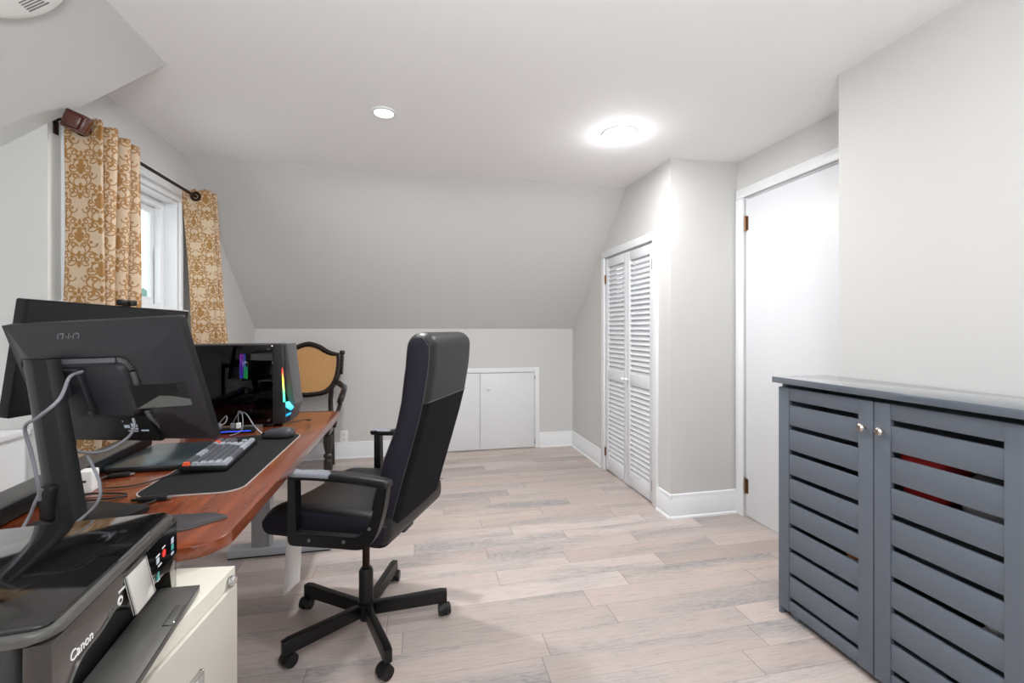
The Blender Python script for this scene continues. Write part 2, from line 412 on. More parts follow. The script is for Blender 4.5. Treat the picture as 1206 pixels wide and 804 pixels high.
    def build(s, name, m=None, parent=None, kind=None, sharp=35, uv=None):
        bmesh.ops.recalc_face_normals(s.bm, faces=s.bm.faces)
        me = bpy.data.meshes.new(name); s.bm.to_mesh(me); s.bm.free()
        for mm in (s.mats if s.mats else [m]): me.materials.append(mm if not isinstance(mm, str) else M[mm])
        try: me.set_sharp_from_angle(angle=R(sharp))
        except Exception: pass
        o = bpy.data.objects.new(name, me); C.objects.link(o)
        if parent: o.parent = parent
        if kind: o['kind'] = kind
        return o

def spline(pts, n=8):
    P = [Vector(p) for p in pts]; out = []
    for i in range(len(P)-1):
        p0 = P[max(i-1, 0)]; p1 = P[i]; p2 = P[i+1]; p3 = P[min(i+2, len(P)-1)]
        for k in range(n):
            t = k/n
            out.append(0.5*((2*p1)+(-p0+p2)*t+(2*p0-5*p1+4*p2-p3)*t*t+(-p0+3*p1-3*p2+p3)*t**3))
    out.append(P[-1]); return out
def rrect(x0, y0, x1, y1, rs, n=6):
    """rounded rectangle; rs radii for corners (x0y0, x1y0, x1y1, x0y1)"""
    if not isinstance(rs, (tuple, list)): rs = (rs,)*4
    out = []
    for (cx, cy, sx, sy, a0), r in zip(((x0, y0, 1, 1, 180), (x1, y0, -1, 1, 270), (x1, y1, -1, -1, 0), (x0, y1, 1, -1, 90)), rs):
        if r <= 0: out.append((cx, cy)); continue
        for k in range(n+1):
            a = R(a0+90*k/n); out.append((cx+sx*r+r*math.cos(a), cy+sy*r+r*math.sin(a)))
    return out
def thing(name, label, cat, loc=(0,0,0), rotz=0, group=None):
    o = bpy.data.objects.new(name, None); C.objects.link(o); o.empty_display_size = 0.1
    o.location = loc; o.rotation_euler = (0, 0, rotz); o['label'] = label; o['category'] = cat
    if group: o['group'] = group
    return o
def tag(o, label, cat, group=None):
    o['label'] = label; o['category'] = cat
    if group: o['group'] = group
    return o
def basis(o, x, y, z):
    T = Matrix.Identity(4)
    for i, v in enumerate((x, y, z)):
        for j in range(3): T[j][i] = v[j]
    for j in range(3): T[j][3] = o[j]
    return T
def text_mesh(mb, s, size, T, shear=0.0, extrude=0.0006):
    cu = bpy.data.curves.new('txt', 'FONT'); cu.body = s; cu.size = size; cu.extrude = extrude; cu.shear = shear; cu.align_x = 'CENTER'; cu.align_y = 'CENTER'
    ob = bpy.data.objects.new('txt', cu); C.objects.link(ob)
    bpy.context.view_layer.update()
    me = bpy.data.meshes.new_from_object(ob.evaluated_get(bpy.context.evaluated_depsgraph_get()))
    n0 = len(mb.bm.verts); f0 = len(mb.bm.faces)
    mb.bm.from_mesh(me); mb.bm.verts.ensure_lookup_table(); mb.bm.faces.ensure_lookup_table()
    for v in mb.bm.verts[n0:]: v.co = T @ v.co
    for f in mb.bm.faces[f0:]: f.material_index = mb.cur
    bpy.data.objects.remove(ob); bpy.data.curves.remove(cu); bpy.data.meshes.remove(me)

# ------------------------------------------------------------------ room shell
XL, XR, XD, XN = -1.41, 1.58, 2.06, 1.766      # left wall, closet wall, door wall, near right wall
YB, YC, YN, YD = 4.41, 2.583, 1.59, 2.10       # back knee wall, closet corner, near wall end, dormer cheek
H = 2.285; KH = 1.20; YS = 3.205; YR = -1.9    # ceiling, knee height, slope start, rear wall
XK = -1.95; SL = 0.69                          # outer knee wall under the side slope
TH = 0.1
def struct(name, mb, m): return mb.build(name, m, kind='structure')
mb = MB(); mb.box((XK-0.3, YR-0.2, -0.1), (XD+0.3, YB+0.25, 0)); struct('floor', mb, M['floor'])
mb = MB(); mb.box((XL-0.25, YD+0.0, H), (XD+0.2, YS+0.02, H+0.08)); mb.box((-1.0, YR-0.2, H), (XD+0.2, YD, H+0.08)); struct('ceiling', mb, M['ceil'])
# back slope
mb = MB()
sl = (H-KH)/(YB-YS)
mb.prism([(YS, H), (YB+0.25, H-sl*(YB+0.25-YS)), (YB+0.25, H-sl*(YB+0.25-YS)+0.12), (YS, H+0.1)], XL-0.25, XR+0.12, T=basis((0,0,0), (0,1,0), (0,0,1), (1,0,0)))
struct('ceiling_back_slope', mb, M['slope'])
mb = MB(); mb.box((XL-0.2, YB, 0), (XR+0.1, YB+0.1, KH+0.02)); struct('wall_back', mb, M['wall'])
# side slope over the near left part
mb = MB()
zl = H-SL*(XK-0.1+1.0)*-1
mb.prism([(-1.0, H), (XK-0.15, H-SL*(-1.0-(XK-0.15))), (XK-0.15, H-SL*(-1.0-(XK-0.15))+0.13), (-1.0, H+0.08)], YR-0.2, YD, T=basis((0,0,0), (1,0,0), (0,0,1), (0,1,0)))
struct('ceiling_side_slope', mb, M['slope'])
# left knee wall and the return wall of the window bay
mb = MB(); mb.box((XK-0.1, YR-0.1, 0), (XK, YD+0.1, H-SL*(-1.0-XK)+0.05)); struct('wall_left_knee', mb, M['wall'])
mb = MB()
mb.prism([(XK, 0), (XL-0.14, 0), (XL-0.14, H-SL*(-1.0-XL+0.14)), (XK, H-SL*(-1.0-XK))], YD, YD+0.1, T=basis((0,0,0), (1,0,0), (0,0,1), (0,1,0)))
struct('wall_left_return', mb, M['wall'])
# upper cheek above the slope so the bay is closed
mb = MB()
mb.prism([(XL-0.1, H-SL*(-1.0-(XL-0.1))+0.01), (-1.0, H+0.005), (-1.0, H+0.08), (XL-0.1, H+0.08)], YD-0.08, YD-0.002, T=basis((0,0,0), (1,0,0), (0,0,1), (0,1,0)))
struct('wall_bay_cheek', mb, M['wall'])
# low ledge under the side slope
mb = MB(); mb.box((XK, YR, 0), (-1.475, YD, 0.79)); mb.box((XK, YR, 0.79), (-1.46, YD, 0.812), 0.003); struct('wall_left_ledge', mb, M['trim'])
# left wall with window opening
WY0, WY1, WZ0, WZ1 = 2.19, 3.085, 1.315, 1.962
def zroof(y): return H if y <= YS else H-sl*(y-YS)
mb = MB()
TL_ = basis((0,0,0), (0,1,0), (0,0,1), (1,0,0))
for poly in ([(YD, 0), (YB+0.1, 0), (YB+0.1, zroof(YB+0.1)), (YB, zroof(YB)), (WY1, zroof(WY1)) , (WY1, WZ0), (YD, WZ0)],):
    pass
mb.prism([(YD, 0), (WY0, 0), (WY0, H), (YD, H)], XL-0.14, XL, T=TL_)
mb.prism([(WY0, 0), (WY1, 0), (WY1, WZ0), (WY0, WZ0)], XL-0.14, XL, T=TL_)
mb.prism([(WY0, WZ1), (WY1, WZ1), (WY1, H), (WY0, H)], XL-0.14, XL, T=TL_)
mb.prism([(WY1, 0), (YB+0.1, 0), (YB+0.1, zroof(YB+0.1)+0.02), (YS, H+0.02), (WY1, H+0.02)], XL-0.14, XL, T=TL_)
struct('wall_left', mb, M['wall'])
# closet wall (with the louvred doors), door wall, near right wall
CY0, CY1, CZ = 2.785, 3.585, 1.80
mb = MB()
mb.prism([(YC, 0), (CY0, 0), (CY0, H), (YC, H)], XR, XR+0.1, T=TL_)
mb.prism([(CY0, CZ), (CY1, CZ), (CY1, zroof(CY1)+0.02), (YS, H+0.02), (CY0, H+0.02)], XR, XR+0.1, T=TL_)
mb.prism([(CY1, 0), (YB+0.1, 0), (YB+0.1, KH-0.05), (CY1, zroof(CY1)+0.02)], XR, XR+0.1, T=TL_)
mb.box((XR+0.1, YC, 0), (XD+0.1, YC+0.1, H))                      # bump face towards the room
mb.box((XR+0.6, YC+0.1, 0), (XR+0.65, YB+0.1, H))                   # closet back
struct('wall_closet', mb, M['wall'])
DY0, DY1, DZ = 1.745, 2.505, 2.038
mb = MB()
mb.box((XD, DY1, 0), (XD+0.1, YC+0.05, H)); mb.box((XD, DY0, DZ), (XD+0.1, DY1, H)); mb.box((XD, YN, 0), (XD+0.1, DY0, H))
struct('wall_door_side', mb, M['wall'])
mb = MB(); mb.box((XN, YR-0.1, 0), (XN+0.1, YN, H)); mb.box((XN+0.1, YN-0.1, 0), (XD+0.1, YN, H)); struct('wall_right', mb, M['wall'])
# rear wall behind the camera with two wide unseen windows added for extra daylight
mb = MB(); ry0, ry1 = YR-0.1, YR
RW = [(-1.3, 0.05), (0.25, 1.6)]
mb.box((XK-0.1, ry0, 0), (XN+0.1, ry1, 0.75)); mb.box((XK-0.1, ry0, 2.15), (XN+0.1, ry1, H+0.05))
for a, b_ in ((XK-0.1, RW[0][0]), (RW[0][1], RW[1][0]), (RW[1][1], XN+0.1)): mb.box((a, ry0, 0.75), (b_, ry1, 2.15))
struct('wall_rear', mb, M['wall'])
for i, (a, b_) in enumerate(RW):  # frames of the two added windows
    mb = MB().use('trim')
    for lo, hi in (((a, ry0, 0.75), (a+0.05, ry1, 2.15)), ((b_-0.05, ry0, 0.75), (b_, ry1, 2.15)), ((a, ry0, 0.75), (b_, ry1, 0.8)), ((a, ry0, 2.1), (b_, ry1, 2.15)), ((a, ry0+0.03, 1.43), (b_, ry1-0.03, 1.47))):
        mb.box(lo, hi, 0.004)
    struct('window_%d' % (i+2), mb, None)

# baseboards: profile swept (u = out of the wall, v = up)
BP = [(0, 0), (0.016, 0), (0.016, 0.118), (0.012, 0.124), (0.012, 0.132), (0.008, 0.146), (0, 0.15)]
def baseboard(name, p0, p1, out, shoe=True):
    p0 = Vector(p0); p1 = Vector(p1); d = (p1-p0); L = d.length; d.normalize(); o = Vector(out)
    mb = MB(); T = basis(p0, tuple(o), (0,0,1), tuple(d))
    mb.prism(BP, 0, L, T=T)
    if shoe: mb.prism([(0.016, 0), (0.027, 0), (0.025, 0.010), (0.016, 0.016)], 0, L, T=T)
    return struct(name, mb, M['trim'])
CX0, CX1 = -0.425, 0.297      # knee wall access doors, casing outer edges (filled below)
CX1 = 1.222; CX0 = 0.006
baseboard('baseboard_back_right', (CX1+0.0, YB, 0), (XR, YB, 0), (0,-1,0))
baseboard('baseboard_back_left', (XL, YB, 0), (CX0, YB, 0), (0,-1,0))
baseboard('baseboard_left', (XL, 2.10, 0), (XL, YB, 0), (1,0,0))
baseboard('baseboard_closet_far', (XR, 3.645, 0), (XR, YB, 0), (-1,0,0))
baseboard('baseboard_closet_near', (XR, YC-0.0152, 0), (XR, 2.725, 0), (-1,0,0))
baseboard('baseboard_closet_corner', (XR-0.0156, YC, 0), (XD, YC, 0), (0,-1,0))
baseboard('baseboard_right', (XN, YR, 0), (XN, YN, 0), (-1,0,0))

# ------------------------------------------------------------------ window in the left wall
def casing_boards(mb, rects, bev=0.004):
    for k, (lo, hi) in enumerate(rects):
        e = 0.0004*k
        mb.box(tuple(v+e for v in lo), tuple(v-e for v in hi), bev)
w = bpy.data.objects.new('window_1', None); C.objects.link(w); w['kind'] = 'structure'
mb = MB().use('trim')
casing_boards(mb, [((XL, WY0-0.025, WZ0-0.07), (XL+0.016, WY0, WZ1+0.1)), ((XL, WY1, WZ0-0.07), (XL+0.016, WY1+0.035, WZ1+0.1)), ((XL, WY0-0.025, WZ1), (XL+0.018, WY1+0.035, WZ1+0.1)), ((XL, WY0-0.025, WZ1+0.085), (XL+0.03, WY1+0.04, WZ1+0.105)),
    ((XL-0.10, WY0-0.04, WZ0-0.03), (XL+0.045, WY1+0.05, WZ0)), ((XL, WY0-0.02, WZ0-0.1), (XL+0.014, WY1+0.03, WZ0-0.03))])
o = mb.build('window_casing', None, w)
mb = MB().use('trim')   # jamb lining and sash frame
xo = XL-0.14
casing_boards(mb, [((xo, WY0, WZ0), (XL, WY0+0.012, WZ1)), ((xo, WY1-0.012, WZ0), (XL, WY1, WZ1)), ((xo, WY0, WZ1-0.012), (XL, WY1, WZ1))], 0.001)
casing_boards(mb, [((xo+0.02, WY1-0.05, WZ0), (xo+0.075, WY1-0.012, WZ1-0.012)), ((xo+0.02, WY0+0.012, WZ0), (xo+0.075, WY0+0.05, WZ1-0.012)), ((xo+0.02, WY0+0.012, WZ1-0.05), (xo+0.075, WY1-0.012, WZ1-0.012)), ((xo+0.02, WY0+0.012, WZ0), (xo+0.075, WY1-0.012, WZ0+0.03))], 0.003)
mb.box((xo+0.045, WY1-0.062, WZ0+0.03), (xo+0.078, WY1-0.05, WZ0+0.36), 0.002)
mb.build('window_frame', None, w)
mb = MB().use('trim')
my = 0.5*(WY0+WY1)
for a, b_, dx in ((my-0.02, WY1-0.05, 0.0), (WY0+0.05, my+0.02, 0.018)):
    x0, x1 = xo+0.022+dx, xo+0.040+dx
    casing_boards(mb, [((x0, a, WZ0+0.03), (x1, a+0.04, WZ1-0.05)), ((x0, b_-0.04, WZ0+0.03), (x1, b_, WZ1-0.05)), ((x0, a, WZ0+0.03), (x1, b_, WZ0+0.07)), ((x0, a, WZ1-0.09), (x1, b_, WZ1-0.05))], 0.002)
mb.build('window_sash', None, w)
mb = MB(); mb.box((xo+0.03, WY0+0.06, WZ0+0.05), (xo+0.034, WY1-0.06, WZ1-0.07)); mb.build('window_pane', M['winglass'], w)

# ------------------------------------------------------------------ curtain rod, curtains
t = thing('curtain_rod', 'dark bronze curtain rod with a square brown block finial above the window', 'curtain rod', (XL+0.09, 2.13, 2.01))
mb = MB(); mb.cyl((0, 0, 0), (0, 1.08, 0), 0.009); mb.build('rod', M['bronze'], t)
mb = MB()
Tf = Matrix.Translation((0.012, -0.035, 0.004)) @ Euler((R(8), R(22), R(10))).to_matrix().to_4x4()
mb.box((-0.036, -0.028, -0.036), (0.036, 0.028, 0.036), 0.006, T=Tf); mb.box((-0.027, -0.040, -0.027), (0.027, -0.028, 0.027), 0.008, T=Tf); mb.build('finial', M['brownblock'], t)
mb = MB(); mb.cyl((0, -0.02, 0.0), (0, 0.0, 0), 0.016, 0.013); mb.build('collar', M['bronze'], t)
for yy in (0.005, 1.06):
    mb = MB(); mb.box((-0.088, yy-0.012, -0.035), (-0.082, yy+0.012, 0.035), 0.002); mb.tube(spline([(-0.085, yy, 0.02), (-0.06, yy, 0.025), (-0.03, yy, -0.012), (0, yy, -0.013), (0.014, yy, 0.006)]), 0.005)
    mb.build('bracket', M['bronze'], t)
def curtain(name, label, path, ztop, zbot, lean, grom, group):
    """path(u)->(x, y) in top view; cloth with thickness"""
    bm = bmesh.new(); uvl = bm.loops.layers.uv.new('UVMap')
    NU, NV = 150, 60
    P = [Vector(path(i/NU)) for i in range(NU+1)]
    s = [0.0]
    for a, b_ in zip(P, P[1:]): s.append(s[-1]+(b_-a).length)
    rows = []
    for k in range(NV+1):
        f = k/NV; z = ztop+(zbot-ztop)*f
        row = []
        for i in range(NU+1):
            u = i/NU
            wob = 0.006*math.sin(9*u*2*PI+2.2*f*3)*f+0.004*math.sin(3.1*u*6+7*f)
            x = P[i].x+lean[0]*f+wob; y = P[i].y+lean[1]*f*(0.4+0.6*u)+0.5*wob
            zz = z+(0.006*math.sin(i/NU*PI*14) if k == 0 else 0)
            row.append(bm.verts.new((x, y, zz)))
        rows.append(row)
    for k in range(NV):
        for i in range(NU):
            f = bm.faces.new([rows[k][i], rows[k][i+1], rows[k+1][i+1], rows[k+1][i]]); f.smooth = True
            for lp, (ii, kk) in zip(f.loops, ((i, k), (i+1, k), (i+1, k+1), (i, k+1))):
                lp[uvl].uv = (s[ii]+0.02, 1.7*(1-kk/NV))
    me = bpy.data.meshes.new('fabric_panel'); bm.to_mesh(me); bm.free(); me.materials.append(M['damask'])
    t = thing(name, label, 'curtain', (0, 0, 0), 0, group)
    o = bpy.data.objects.new('fabric_panel', me); C.objects.link(o); o.parent = t
    sd = o.modifiers.new('thickness', 'SOLIDIFY'); sd.thickness = 0.003
    for (gx, gy, ax) in grom:
        mb = MB()
        T = basis((gx, gy, 2.01), (1,0,0) , (0,0,1), ax)
        prof = [(0.022*1.0+0.007*math.cos(a), 0.004*math.sin(a)) for a in [2*PI*i/8 for i in range(8)]]
        ring = []
        pts = [Vector((0.024*math.cos(2*PI*i/24), 0.024*math.sin(2*PI*i/24), 0)) for i in range(24)]
        rings = []
        for i in range(24):
            a = 2*PI*i/24; rr = []
            for j in range(8):
                b_ = 2*PI*j/8; r_ = 0.0225+0.008*math.cos(b_)
                rr.append(mb.bm.verts.new(T @ Vector((r_*math.cos(a), r_*math.sin(a), 0.004*math.sin(b_)))))
            rings.append(rr)
        fs = []
        for i in range(24):
            A, B = rings[i], rings[(i+1)%24]
            for j in range(8): fs.append(mb.bm.faces.new([A[j], B[j], B[(j+1)%8], A[(j+1)%8]]))
        mb._fin(fs, True)
        mb.build('grommet', M['bronze'], t)
    return t
XC = XL+0.09
def left_path(u):
    if u < 0.22:
        f = u/0.22; return (XC-0.068+0.136*f, 2.150+0.004*math.sin(f*PI), 0)
    f = (u-0.22)/0.78; ph = f*3.5*2*PI*0.9
    return (XC+0.068*math.cos(ph)*(1-0.18*f), 2.150+0.285*f+0.008*math.sin(ph), 0)
curtain('curtain', 'gold damask curtain bunched at the near end of the window, behind the monitors', left_path, 2.052, 0.30, (0.0, -0.02), [(XC, 2.147, (0, 1, 0))], 'damask curtains on the window')
def right_path(u):
    if u < 0.4:
        f = u/0.4; return (XC-0.080+0.158*f, 3.100+0.006*math.sin(f*PI), 0)
    f = (u-0.4)/0.6; ph = f*1.5*2*PI
    return (XC+0.005+0.073*math.cos(ph), 3.100+0.12*f, 0)
curtain('curtain', 'gold damask curtain hanging at the far end of the window, nearer the sloped wall', right_path, 2.052, 0.30, (0.105, 0.08), [(XC, 3.098, (0, 1, 0))], 'damask curtains on the window')

# ------------------------------------------------------------------ closet louvred doors
mb = MB().use('trim')
casing_boards(mb, [((XR-0.018, CY0-0.06, 0), (XR, CY0, CZ+0.0)), ((XR-0.018, CY1, 0), (XR, CY1+0.06, CZ)), ((XR-0.018, CY0-0.06, CZ), (XR, CY1+0.06, CZ+0.058)), ((XR, CY0, 0), (XR+0.05, CY0+0.008, CZ)), ((XR, CY1-0.008, 0), (XR+0.05, CY1, CZ)), ((XR, CY0, CZ-0.008), (XR+0.05, CY1, CZ))], 0.003)
struct('trim_closet_casing', mb, None)
def louvre_leaf(y0, y1, hinge_far, idx):
    root = bpy.data.objects.new('door_%d' % idx, None); C.objects.link(root); root['kind'] = 'structure'
    x0, x1 = XR-0.004, XR+0.028; z0, z1 = 0.015, CZ-0.014; st = 0.045
    mb = MB().use('doorw')
    casing_boards(mb, [((x0, y0, z0), (x1, y0+st, z1)), ((x0, y1-st, z0), (x1, y1, z1)), ((x0, y0+st, z1-0.07), (x1, y1-st, z1)), ((x0, y0+st, 0.775), (x1, y1-st, 0.855)), ((x0, y0+st, z0), (x1, y1-st, 0.115))], 0.002)
    mb.build('door_frame', None, root)
    for (a, b_) in ((0.115, 0.775), (0.855, z1-0.07)):
        n = int(round((b_-a)/0.0375)); p = (b_-a)/n
        mb = MB().use('doorw')
        for k in range(n):
            zc = a+(k+0.5)*p
            T = Matrix.Translation((0.5*(x0+x1), 0, zc)) @ Matrix.Rotation(R(-58), 4, 'Y')
            mb.box((-0.0225, y0+st-0.002, -0.0030), (0.0225, y1-st+0.002, 0.0032), 0.0015, T=T, seg=1)
        mb.box((x0+0.004, y0+st, a-0.001), (x0+0.012, y0+st+0.006, b_)); mb.box((x0+0.004, y1-st-0.006, a), (x0+0.012, y1-st, b_))
        mb.build('louver_panel', None, root)
    ky = y0+0.03 if hinge_far else y1-0.03
    mb = MB(); mb.lathe([(0.004, 0), (0.005, 0.010), (0.012, 0.018), (0.013, 0.024), (0.008, 0.030)], 14, T=basis((x0, ky, 0.815), (0,1,0), (0,0,1), (-1,0,0))); mb.build('door_knob', M['white'], root)
    hy = y1+0.001 if hinge_far else y0-0.001
    for hz in ((1.62, 0.16) if hinge_far else (1.64, 0.13)):
        mb = MB(); mb.cyl((x0-0.006, hy, hz-0.035), (x0-0.006, hy, hz+0.035), 0.0045, seg=10); mb.box((x0-0.003, hy-0.008, hz-0.035), (x0, hy+0.012, hz+0.035)); mb.build('hinge', M['brass'] if hinge_far else M['steelh'], root)
yc = 0.5*(CY0+CY1)
louvre_leaf(CY0+0.011, yc-0.001, False, 2)
louvre_leaf(yc+0.002, CY1-0.011, True, 3)
# ------------------------------------------------------------------ main white door
mb = MB().use('trim')
casing_boards(mb, [((XD-0.018, DY1, 0), (XD, DY1+0.068, DZ)), ((XD-0.018, DY0-0.068, 0), (XD, DY0, DZ)), ((XD-0.018, DY0-0.068, DZ), (XD, DY1+0.068, DZ+0.062)), ((XD, DY1-0.01, 0), (XD+0.09, DY1, DZ)), ((XD, DY0, DZ-0.01), (XD+0.09, DY1, DZ)), ((XD, DY0, 0), (XD+0.09, DY0+0.01, DZ))], 0.004)
struct('trim_door_casing', mb, None)
root = bpy.data.objects.new('door_1', None); C.objects.link(root); root['kind'] = 'structure'
mb = MB().use('doorw'); mb.box((XD-0.002, DY0+0.013, 0.012), (XD+0.036, DY1-0.013, DZ-0.016), 0.002); mb.build('door_slab', None, root)
for hz in (1.87, 0.20):
    mb = MB(); mb.cyl((XD-0.008, DY1-0.011, hz-0.045), (XD-0.008, DY1-0.011, hz+0.045), 0.006, seg=10); mb.box((XD-0.004, DY1-0.030, hz-0.045), (XD-0.0015, DY1+0.002, hz+0.045)); mb.cyl((XD-0.008, DY1-0.011, hz-0.052), (XD-0.008, DY1-0.011, hz+0.052), 0.0035, seg=8); mb.build('hinge', M['brass'], root)
mb = MB(); mb.lathe([(0.025, 0), (0.025, 0.006), (0.01, 0.01), (0.01, 0.03), (0.026, 0.042), (0.028, 0.055), (0.018, 0.066)], 20, T=basis((XD-0.002, DY0+0.07, 0.86), (0,1,0), (0,0,1), (-1,0,0))); mb.build('door_handle', M['brass'], root)

# ------------------------------------------------------------------ knee wall access doors
mb = MB().use('trim'); ct = 0.812
yb = YB
casing_boards(mb, [((CX1-0.048, yb-0.018, 0), (CX1, yb, ct)), ((CX0, yb-0.018, 0), (CX0+0.048, yb, ct)), ((CX0, yb-0.018, ct-0.048), (CX1, yb, ct))], 0.003)
struct('trim_access_casing', mb, None)
xm = 0.5*(CX0+CX1)
for i, (a, b_) in enumerate(((CX0+0.052, xm-0.002), (xm+0.002, CX1-0.052))):
    root = bpy.data.objects.new('door_%d' % (i+4), None); C.objects.link(root); root['kind'] = 'structure'
    mb = MB().use('doorw'); mb.box((a, yb-0.016, 0.012), (b_, yb-0.002, ct-0.053), 0.002); mb.build('door_panel', None, root)
    if i == 1:
        mb = MB(); mb.lathe([(0.006, 0), (0.007, 0.012), (0.016, 0.02), (0.017, 0.026), (0.01, 0.032)], 16, T=basis((a+0.083, yb-0.016, 0.611), (1,0,0), (0,0,1), (0,-1,0))); mb.build('door_knob', M['white'], root)
        for hz in (0.71, 0.06):
            mb = MB(); mb.cyl((b_+0.002, yb-0.019, hz-0.02), (b_+0.002, yb-0.019, hz+0.02), 0.004, seg=8); mb.build('hinge', M['steelh'], root)

# outlet on back wall
t = thing('wall_outlet', 'white duplex outlet on the back wall above the baseboard', 'outlet', (-0.655, YB, 0.20))
mb = MB(); mb.box((-0.036, -0.006, -0.058), (0.036, 0, 0.058), 0.002); mb.build('cover_plate', M['white'], t)
for dz in (0.02, -0.02):
    mb = MB().use('trim'); mb.cyl((0, -0.006, dz), (0, -0.008, dz), 0.0155, seg=20); mb.use('blackp'); mb.box((-0.007, -0.0085, dz-0.004), (-0.005, -0.0078, dz+0.006)); mb.box((0.005, -0.0085, dz-0.004), (0.007, -0.0078, dz+0.006)); mb.cyl((0, -0.0078, dz-0.009), (0, -0.0085, dz-0.009), 0.0025, seg=8)
    mb.build('socket', None, t)

# ------------------------------------------------------------------ ceiling downlights and added fill lamps
def downlight(x, y, r, lens, label, power):
    t = thing('recessed_light', label, 'ceiling light', (x, y, H))
    mb = MB(); mb.lathe([(r*1.32, 0), (r*1.30, -0.006), (r*1.02, -0.008), (r, -0.002), (r, -0.0005)], 32); mb.build('trim_ring', M['trim'], t)
    mb = MB(); mb.lathe([(r*0.99, -0.0012), (r*0.95, -0.0040), (r*0.3, -0.0048)], 32); mb.build('lens', lens, t)
    L = bpy.data.lights.new('downlight_or_fill_lamp', 'AREA'); L.shape = 'DISK'; L.size = r*1.8; L.energy = power; L.color = (0.99, 0.99, 1.0)
    lo = bpy.data.objects.new('downlight_or_fill_lamp', L); C.objects.link(lo); lo.location = (x, y, H-0.03); lo.parent = None
    return t
downlight(-0.158, 2.339, 0.046, M['lens'], 'small white recessed ceiling light with grey ring, left of the bright glowing one', 14)
downlight(1.106, 2.32, 0.075, M['lensb'], 'bright glowing recessed ceiling light near the closet corner', 9)
for (x, y) in ((0.2, 0.75), (1.1, 0.3), (-0.35, -1.2), (1.1, -1.2)):  # unseen fill lamps without fixtures, added to brighten the room
    L = bpy.data.lights.new('downlight_or_fill_lamp', 'AREA'); L.shape = 'DISK'; L.size = 0.14; L.energy = (6 if x < 0 else 6.5 if x < 0.5 else 1.4); L.color = (0.98, 0.985, 1.0)
    lo = bpy.data.objects.new('downlight_or_fill_lamp', L); C.objects.link(lo); lo.location = (x, y, H-0.02)

L = bpy.data.lights.new('bright_downlight_glow', 'POINT'); L.energy = 1.6; L.shadow_soft_size = 0.05; L.color = (1.0, 1.0, 1.0)
lo = bpy.data.objects.new('bright_downlight_glow', L); C.objects.link(lo); lo.location = (1.106, 2.32, H-0.085)
# round fixture on the side slope
sn = Vector((SL, 0, -1)).normalized(); sn = Vector((math.sin(math.atan(SL)), 0, -math.cos(math.atan(SL))))
t = thing('smoke_alarm', 'white round ceiling alarm with printed label on the left slope', 'alarm', (-1.125, 1.50, H-SL*0.125))
ax = Vector((0, 1, 0)); ay = sn.cross(ax)
T = basis((0, 0, 0), tuple(ax), tuple(ay), tuple(sn))
mb = MB(); mb.lathe([(0.150, 0), (0.150, 0.012), (0.144, 0.014), (0.146, 0.018), (0.138, 0.042), (0.115, 0.052), (0.03, 0.054)], 48, T=T); mb.build('housing', M['white'], t)
mb = MB().use('white'); mb.lathe([(0.05, 0.0535), (0.05, 0.056), (0.045, 0.0565)], 32, T=T); mb.build('face_disc', None, t)
mb = MB().use('label')
for k in range(5): mb.box((0.062+0.009*k, -0.03, 0.0505), (0.066+0.009*k, 0.03-0.008*(k % 2), 0.0536), T=T)
mb.build('printed_label', None, t)

# ------------------------------------------------------------------ grey slatted shoe cabinet
CXF, CYL, CYR = 1.507, 1.636, 0.822
t = thing('shoe_cabinet', 'slate grey two-door cabinet with horizontal slats against the right wall', 'cabinet', (CXF, CYL, 0), 0)
dp = XN-0.006-CXF   # depth
Wd = CYL-CYR
def cb(mb, lo, hi, bev=0.0015):   # local frame: x depth from the front, y negative towards the camera
    mb.box(lo, hi, bev)
mb = MB().use('cabgrey')
cb(mb, (0.019, -0.018, 0.03), (dp-0.02, 0, 0.973)); cb(mb, (0.019, -Wd, 0.03), (dp-0.02, -Wd+0.018, 0.973)); cb(mb, (0.002, -0.012, 0.0), (0.08, 0, 0.03)); cb(mb, (0.002, -Wd, 0), (0.08, -Wd+0.012, 0.03))
cb(mb, (0.02, -0.085, 0.0), (0.045, -0.045, 0.03))
mb.use('cabin'); cb(mb, (dp-0.02, -Wd+0.001, 0.03), (dp-0.016, -0.001, 0.97)); cb(mb, (0.02, -Wd+0.018, 0.03), (dp-0.02, -0.018, 0.048))
mb.build('carcass', None, t)
for z in (0.33, 0.62):
    mb = MB(); cb(mb, (0.035, -Wd+0.02, z), (dp-0.024, -0.02, z+0.015)); mb.build('shelf', M['cabin'], t)
mb = MB(); mb.box((-0.027, -Wd-0.02, 0.973), (dp, 0.006, 0.998), 0.002); mb.build('top', M['cabtop'], t)
def slat_door(y1, y0, stl, str_, knob_y, ztop):
    mb = MB().use('cabgrey'); zb = 0.03
    cb(mb, (0, y1-stl, zb), (0.018, y1, ztop)); cb(mb, (0, y0, zb), (0.018, y0+str_, ztop))
    gaps = [0.884-0.1012*k for k in range(9)]
    edges = [zb]+sum([[g, g+0.019] for g in reversed(gaps)], [])+[ztop]
    for a, b_ in zip(edges[0::2], edges[1::2]): cb(mb, (0.003, y0+str_, a), (0.016, y1-stl, b_), 0.002)
    d = mb.build('door', None, t)
    mb = MB(); mb.lathe([(0.006, 0), (0.005, 0.010), (0.012, 0.016), (0.014, 0.024), (0.009, 0.030)], 18, T=basis((0, knob_y, 0.862), (0,1,0), (0,0,1), (-1,0,0))); mb.build('knob', M['nickel'], d)
    return d
slat_door(-0.001, -0.405, 0.052, 0.052, -0.378, 0.955)
slat_door(-0.409, -Wd+0.001, 0.052, 0.062, -0.440, 0.955)
